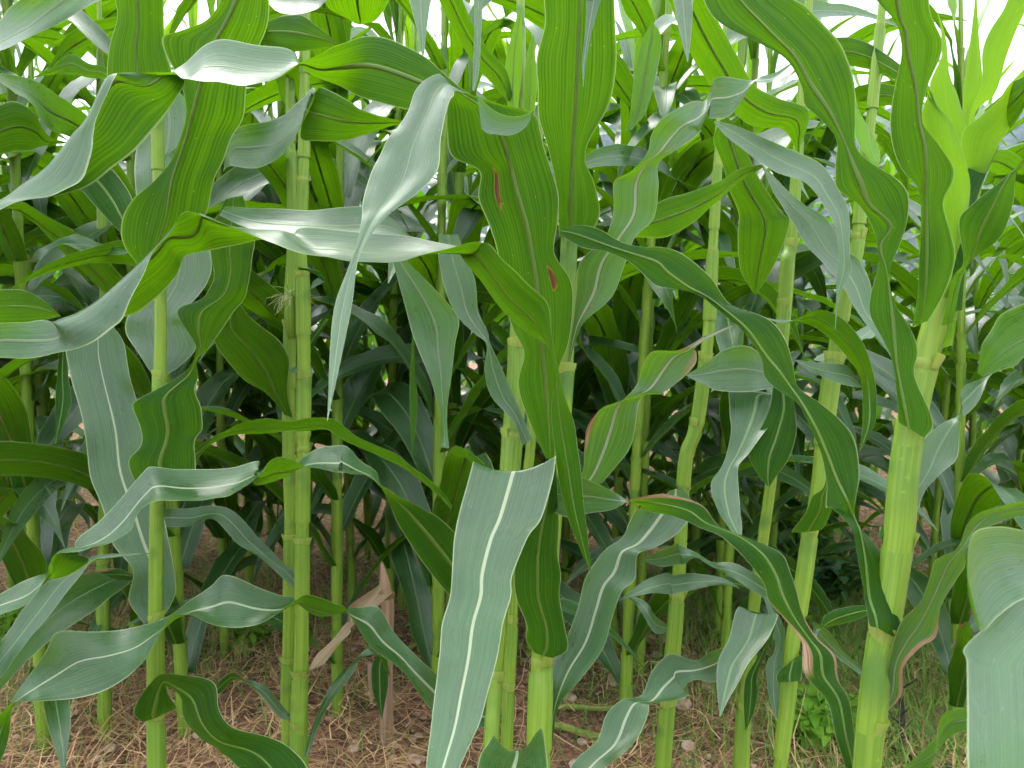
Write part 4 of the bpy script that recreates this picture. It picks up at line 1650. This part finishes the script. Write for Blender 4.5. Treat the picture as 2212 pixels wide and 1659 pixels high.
# ------------------------------------------------------------------ maize plants of the rows behind
def proc_leaf(parent, org, z, az, L, W, th0, th1, twist, seed, mat='leaf', r0=0.011, rib=True, n=22):
    r = np.random.RandomState(seed)
    A, B, C = [], [], []
    p = np.array([math.cos(az) * r0, math.sin(az) * r0, z])
    ph, am = r.uniform(0, 6.28), twist
    turn = r.uniform(-.5, .5)
    kink = r.uniform(.3, .7) if r.rand() < .4 else 9
    for i in range(n + 1):
        s = i / n
        th = math.radians(th0 + (th1 - th0) * s ** 1.25 + (25 if s > kink else 0))
        a = az + turn * s
        t = np.array([math.sin(th) * math.cos(a), math.sin(th) * math.sin(a), math.cos(th)])
        side = np.array([-math.sin(a), math.cos(a), 0.0])
        nrm = np.cross(side, t)           # upper side points to the stem / sky
        nrm = -nrm if nrm[2] * (1 if th < 1.57 else -1) < -2 else nrm
        roll = am * (0.6 * math.sin(s * 5.0 + ph) + 1.4 * s * s * math.sin(ph * 2)) * min(1, s * 3)
        sd_ = side * math.cos(roll) + nrm * math.sin(roll)
        w = W * (0.5 + 0.5 * min(1, s / .22)) * (1 if s < .3 else max(0.02, 1 - ((s - .3) / .7) ** 2.1)) / 2
        w *= 1 + .10 * math.sin(s * 19 + ph)
        A.append(p - sd_ * w); B.append(p + sd_ * w); C.append(p.copy())
        p = p + t * L / n
    A, B, C = np.array(A), np.array(B), np.array(C)
    # upper face along cross(B-A, T): at the base that must look to the stem
    N0 = np.cross(B[3] - A[3], C[4] - C[2])
    if N0[2] < 0:
        A, B = B, A
    global NU
    keep, NU = NU, 7
    o = blade('leaf', A, C, B, parent, M[mat], org, seed=seed, ruffle=0.004, fold=0.11, rib=rib)
    NU = keep
    return o

def make_plant(seed, H=1.95, rib=True, far=False):
    r = random.Random(seed)
    root = empty('maize_plant', (0, 0, 0))
    nn = 26
    lean = r.uniform(-.05, .05), r.uniform(-.05, .05)
    C = np.array([[lean[0] * (k / nn) ** 1.5 * H, lean[1] * (k / nn) ** 1.5 * H, -0.02 + (H * .92) * k / nn] for k in range(nn + 1)])
    R = np.array([0.0135 * (1 - .62 * (k / nn) ** 1.3) for k in range(nn + 1)])
    V, F, UV = tube_data(C, R, 10)
    link('stalk', V, F, M['stalk'], root, UV)
    nl = 12 if far else 18
    az = r.uniform(0, 6.28)
    for k in range(nl):
        z = 0.13 + (H * .84 - .13) * (k / (nl - 1)) ** 0.95
        c = np.array([np.interp(z, C[:, 2], C[:, 0]), np.interp(z, C[:, 2], C[:, 1]), 0])
        i = int(np.argmin(np.abs(C[:, 2] - z)))
        # sheath below the leaf
        if not far: q = [C[max(0, i - 1)] * (1 - t) + C[min(nn, i)] * t for t in (0, .35, .7, 1)]
        if not far: v, f, u = tube_data([x for x in q], [R[i] + .0012, R[i] + .0015, R[i] + .0018, R[i] + .0035], 10)
        if not far: link('sheath', v, f, M['sheath'], root, u)
        az += math.pi + r.gauss(0, .3)
        f_ = k / (nl - 1)
        L = (0.50 + 0.32 * math.sin(math.pi * min(1, f_ * .9 + .12))) * r.uniform(.85, 1.12)
        W = (0.060 + 0.030 * math.sin(math.pi * min(1, f_ + .1))) * r.uniform(.9, 1.1)
        if f_ > .86:
            th0, th1, L, W = r.uniform(4, 12), r.uniform(25, 70), L * .75, W * .6
        else:
            th0, th1 = r.uniform(18, 36), r.uniform(105, 170)
        mat = 'leaf' if r.random() > .12 else 'spotted'
        if k == 0 and r.random() < .12: mat = 'scorched'
        elif k < 4 and r.random() < .15: mat = 'scorched'
        if f_ > .9: mat = 'young'
        if far: mat = {'young': 'far_young', 'dry': 'dry'}.get(mat, 'far')
        zz = C[i][2]
        o = proc_leaf(root, -c, zz, az, L, W, th0, th1, r.uniform(.3, 1.3), seed * 31 + k, mat, R[i], rib, 16 if far else 22)
    return root

def copy_plant(src, loc, rz, s, label, group):
    c = src.copy(); col.objects.link(c)
    c.location, c.rotation_euler, c.scale = loc, (0, 0, rz), (s, s, s)
    c['label'] = label; c['category'] = 'maize plant'; c['group'] = group
    for ch in src.children:
        k = ch.copy(); col.objects.link(k); k.parent = c
        for g in ch.children:
            gg = g.copy(); col.objects.link(gg); gg.parent = k
    return c

near_protos = [make_plant(100 + i, rnd.uniform(2.05, 2.3)) for i in range(10)]
far_protos = [make_plant(200 + i, rnd.uniform(1.9, 2.1), False, True) for i in range(7)]
used = set()

def put(x, y, rz, s, label, group, far):
    p = rnd.choice(far_protos if far else near_protos)
    loc = (x, y, height(x, y) if abs(x) < 50 else 0)
    if p.name not in used:
        used.add(p.name)
        p.location, p.rotation_euler, p.scale = loc, (0, 0, rz), (s, s, s)
        p['label'] = label; p['category'] = 'maize plant'; p['group'] = group
        return p
    return copy_plant(p, loc, rz, s, label, group)

FRONT = [(338, 'straight bright stem'), (650, 'twin ear stems'), (1090, 'leaning strap-leaf plant'), (1170, 'broken-leaf plant'),
         (1450, 'wavy-leaf plant'), (1620, 'spotted-leaf plant'), (1740, 'tilted stout stem'), (1890, 'thickest stem')]
def row_label(k, u):
    back = ('one row', 'two rows', 'three rows', 'four rows')[k] + ' back'
    for (x0, a), (x1, b) in zip(FRONT, FRONT[1:]):
        if x0 <= u < x1:
            return 'maize plant %s, between the %s and the %s' % (back, a, b)
    return 'maize plant %s, on the outer side of the %s' % (back, FRONT[0][1] if u < 338 else FRONT[-1][1])

rows = [(1.75, .28), (2.1, .20), (2.5, .19), (2.95, .20), (3.5, .25), (4.2, .30), (5.0, .36), (6.0, .42), (7.2, .5), (8.8, .6), (11, .75)]
for k, (y, dx) in enumerate(rows):
    half = 0.70 * y + 0.30
    x = -half + rnd.uniform(0, dx)
    while x < half:
        xx, yy = x + rnd.gauss(0, .05), y + rnd.gauss(0, .08)
        far = k > 3
        sc_ = rnd.uniform(.9, 1.06)
        if xx > 0.50 * yy: sc_ *= 0.80           # the field is lower towards the hill
        uu = 1106 + FPX * xx / yy
        if not (k < 3 and 1690 < uu < 1960):
            if far:
                label, group = 'distant maize plant deep in the field', 'maize plants deep in the field'
            else:
                label, group = row_label(k, 1106 + FPX * xx / yy), 'maize plants in the next rows'
            put(xx, yy, rnd.uniform(0, 6.28), sc_, label, group, far)
        x += dx * rnd.uniform(.8, 1.25)
# ------------------------------------------------------------------ weeds, dead stalk, hose
def weed_bush(x, y, h, wdt, n, mat, label, group=None, leaf=(.03, .055), seed=1):
    r = random.Random(seed)
    root = empty('weed_bush', (x, y, height(x, y)), label, 'bush', group)
    V, F, U = [], [], []
    LV, LF = [], []
    for k in range(n):
        th = r.uniform(0, 6.283)
        rr = wdt * math.sqrt(r.random())
        top = np.array([rr * math.cos(th), rr * math.sin(th), h * r.uniform(.45, 1.0) * (1 - .4 * (rr / wdt) ** 2)])
        pts = [np.array([top[0] * .15, top[1] * .15, -.02]), top * np.array([.5, .5, .55]), top]
        pts = catmull(np.array(pts), 3)
        v, f, u = tube_data(pts, np.linspace(.0035, .0012, len(pts)), 5)
        b = len(V); V += list(v); U += u; F += [tuple(i + b for i in q) for q in f]
        for q in range(7):
            t = r.uniform(.35, 1)
            p = pts[min(len(pts) - 1, int(t * (len(pts) - 1)))]
            a = r.uniform(0, 6.283); el = r.uniform(-.5, .7)
            d = np.array([math.cos(a) * math.cos(el), math.sin(a) * math.cos(el), math.sin(el)])
            s = np.cross(d, [0, 0, 1.0]); s /= np.linalg.norm(s)
            nn_ = np.cross(s, d)
            L = r.uniform(*leaf); W = L * r.uniform(.38, .55)
            b = len(LV)
            prof = [(0, .08, 0), (.25, .8, .04), (.5, 1, .05), (.78, .62, .0), (1, .03, -.1)]
            for (tt, ww, zz) in prof:
                c = p + d * (L * tt + .006) + nn_ * L * zz
                LV += [tuple(c - s * W * ww / 2 + nn_ * W * .12 * ww), tuple(c), tuple(c + s * W * ww / 2 + nn_ * W * .12 * ww)]
            for j in range(4):
                for m_ in range(2):
                    e_ = b + j * 3 + m_
                    LF.append((e_, e_ + 1, e_ + 4, e_ + 3))
    link('stems', V, F, M['sheath'], root, U)
    o = link('foliage', LV, LF, mat, root)
    o['kind'] = 'stuff'
    return root

q = ground_at(px('i', 1010, 720))
weed_bush(q[0], q[1] + .10, .34, .22, 60, M['weed_dark'], 'low dark broad-leaved weed bush on bare soil behind the stout stems', leaf=(.045, .08), seed=2)
weed_bush(q[0] - .04, q[1] + .42, .62, .26, 95, M['weed'], 'bright lime-green leafy weed bush behind the dark weed', leaf=(.045, .085), seed=3)
weed_bush(q[0] - .34, q[1] + .40, .5, .17, 50, M['weed'], 'small green leafy weed beside the lime-green bush', seed=4)
for i, (t, x, y) in enumerate([('g', 60, 830), ('h', 590, 880), ('g', 1560, 870), ('i', 1500, 620), ('i', 1650, 560), ('i', 1760, 640), ('i', 880, 1480), ('i', 960, 1360)]):
    q = ground_at(px(t, x, y))
    weed_bush(q[0], q[1], .14, .09, 14, M['weed'], 'small tuft of light green broad-leaved seedlings in the straw', 'weed seedlings', seed=20 + i)

# brown dried stalk with a husk of dead leaf wrapped round it
PD, SD = traced_stalk('h 310 900 40;h 315 640 42;h 300 520 38', 1.72, 'dried brown dead stalk wrapped in a crisp tan husk', name='dead_stalk', mat='deadstalk', top=0.06, cat='dead stalk')
traced(PD, '''h 270 600 350 590;h 255 560 362 545;h 180 600 300 590;h 120 680 240 650;h 40 760 100 760;h -40 870 0 880''', 1.69, 1.6, True, mat='dry', lay=0.3)
traced(PD, '''h 300 900 330 900;h 220 1000 320 1000;h 220 1160 320 1150;h 250 1260 300 1250;h 280 1350 282 1352''', 1.70, 1.62, False, lay=0.3)
traced(PD, '''h 195 1050 205 1050;h 190 1000 230 990;h 195 1130 220 1130;h 215 1250 220 1250''', 1.7, 1.68, True, mat='dry', lay=0.2, rib=False)

# fallen leaf pieces and cut stems
def fallen(t, x, y, L, W, th, mat, label, seed, name='fallen_leaf'):
    q = ground_at(px(t, x, y))
    n = 14
    A, B, C = [], [], []
    for i in range(n + 1):
        s = i / n
        p = np.array([q[0] + math.cos(th) * L * (s - .5), q[1] + math.sin(th) * L * (s - .5), 0])
        p[2] = height(p[0], p[1]) + .012 + .02 * math.sin(s * 5 + seed)
        sd_ = np.array([-math.sin(th), math.cos(th), .5 * math.sin(s * 4 + seed * 2)])
        w = W * math.sin(math.pi * min(.97, s * .9 + .08)) / 2
        A.append(p - sd_ * w); B.append(p + sd_ * w); C.append(p)
    o = blade(name, np.array(A), np.array(C), np.array(B), None, M[mat], np.array([q[0], q[1], 0.0]), seed=seed, fold=.15, ruffle=.006, rib=False)
    o.location = (q[0], q[1], 0)
    o['label'] = label; o['category'] = 'leaf'
    return o
fallen('h', 400, 1590, .26, .03, .25, 'dry', 'rust-coloured dry fallen leaf lying on stony soil', 3)
fallen('h', 1900, 850, .16, .022, 2.6, 'dry', 'curled tan fallen leaf by the thick stem with the wavy leaf', 5)
fallen('h', 720, 930, .2, .03, 1.2, 'dry', 'narrow dry fallen leaf behind the strap-like hanging leaf', 6)

def cut_stem(t, x, y, L, r, th, label):
    q = ground_at(px(t, x, y))
    pts = [np.array([math.cos(th) * L * (s - .5), math.sin(th) * L * (s - .5), r + .012 + .004 * math.sin(s * 6)]) for s in np.linspace(0, 1, 9)]
    v, f, u = tube_data(pts, [r * 1.1, r, r, r * 1.12, r, r, r * 1.1, r * .95, r * .8], 10)
    n0 = len(v)
    f = f + [tuple(range(10))[::-1], tuple(range(n0 - 11, n0 - 1))]
    o = link('cut_stem', v, f, M['collar'], None, u)
    o.location = (q[0], q[1], height(q[0], q[1]))
    o['label'] = label; o['category'] = 'stem'
cut_stem('h', 1550, 1275, .16, .006, .05, 'pale cut maize stem lying on the straw')
cut_stem('h', 1500, 1400, .14, .008, -.35, 'thicker pale cut stem lying aslant beside the other cut stem')

pts = []
for (t, x, y) in [('i', 1200, 1500), ('i', 1310, 1490), ('i', 1400, 1560), ('i', 1480, 1625), ('i', 1600, 1670), ('i', 1800, 1720)]:
    q = ground_at(px(t, x, y))
    pts.append([q[0], q[1], height(q[0], q[1]) + .016])
C = catmull(np.array(pts), 6)
v, f, u = tube_data(C - np.array([*pts[0][:2], 0]), [.008] * len(C), 10)
o = link('hose', v, f, M['hose'], None, u)
o.location = (pts[0][0], pts[0][1], 0)
o['label'] = 'black rubber hose lying on the soil behind the thickest stem'; o['category'] = 'hose'
# blackened twiggy stem beside it
q = ground_at(px('i', 1400, 1540))
C = np.array([[0, 0, -.02], [.006, 0, .08], [.0, .004, .17], [.012, .0, .26]])
C = catmull(C, 5)
v, f, u = tube_data(C, np.linspace(.009, .003, len(C)), 8)
rt = empty('dead_weed', (q[0], q[1] - .01, height(q[0], q[1])), 'blackened dead weed standing by the hose', 'dead weed')
M['char'] = plain_material('charred', (0.02, 0.014, 0.012), (0.06, 0.042, 0.036), 60, 0.9)
link('stem', v, f, M['char'], rt, u)
for k in range(9):
    z = .05 + .02 * k
    a = k * 2.4
    c = np.array([[0, 0, z], [math.cos(a) * .015, math.sin(a) * .015, z + .012], [math.cos(a) * .03, math.sin(a) * .03, z + .03]])
    c = catmull(c, 3)
    v, f, u = tube_data(c, np.linspace(.003, .001, len(c)), 5)
    link('twig', v, f, M['char'], rt, u)

# ------------------------------------------------------------------ wooded hill, haze
HY = 420.0
def ridge(x):
    b = 60 + 48 / (1 + math.exp(-(x - 40) / 55.0)) + 7 * math.sin(x * .021) + 4 * math.sin(x * .06 + 1)
    return b
def hill_z(x, y):
    t = (y - HY) / 160.0
    return max(-2, ridge(x) * (1 - t * t) + 3 * math.sin(x * .05 + y * .03)) if abs(t) < 1 else -2.0
hx, hy = np.linspace(-700, 700, 90), np.linspace(HY - 162, HY + 162, 40)
HV = [(x, y, hill_z(x, y)) for y in hy for x in hx]
HF = [(j * 90 + i, j * 90 + i + 1, (j + 1) * 90 + i + 1, (j + 1) * 90 + i) for j in range(39) for i in range(89)]
hl = link('hill', HV, HF, M['hill'])
hl['kind'] = 'structure'
rh = random.Random(5)
V, F = [], []
for _ in range(9000):
    x = rh.uniform(-430, 430)
    y = HY - 155 + 170 * rh.random()
    z = hill_z(x, y)
    if z < 0: continue
    s = rh.uniform(2.0, 4.4)
    b = len(V)
    a = rh.uniform(0, 6.28)
    for v in ICO:
        k = s * rh.uniform(.65, 1.3)
        V.append((x + (v[0] * math.cos(a) - v[1] * math.sin(a)) * k, y + (v[0] * math.sin(a) + v[1] * math.cos(a)) * k, z + s * .6 + v[2] * k * 1.1))
    F += [tuple(i + b for i in f) for f in ICOF]
wd = link('wood', V, F, M['forest'], smooth_=False)
wd['kind'] = 'stuff'
wd['label'] = 'dense wood covering the distant hazy hillside'; wd['category'] = 'wood'

HZ = 0.0006
m, n, l = new_mat('haze')
pv = n.new('ShaderNodeVolumePrincipled')
pv.inputs['Color'].default_value = (0.62, 0.78, 1.0, 1)
pv.inputs['Density'].default_value = HZ
out = n.new('ShaderNodeOutputMaterial')
l.new(pv.outputs[0], out.inputs['Volume'])
X, Y0, Y1, Z0, Z1 = 2700.0, -2700.0, 2700.0, -4.0, 135.0
HVt = [(x, y, z) for z in (Z0, Z1) for y in (Y0, Y1) for x in (-X, X)]
HFt = [(0, 2, 3, 1), (4, 5, 7, 6), (0, 1, 5, 4), (2, 6, 7, 3), (0, 4, 6, 2), (1, 3, 7, 5)]
hz = link('haze', HVt, HFt, m, smooth_=False)
hz['kind'] = 'stuff'
hz['label'] = 'pale bluish humid haze over the field and hill'; hz['category'] = 'haze'
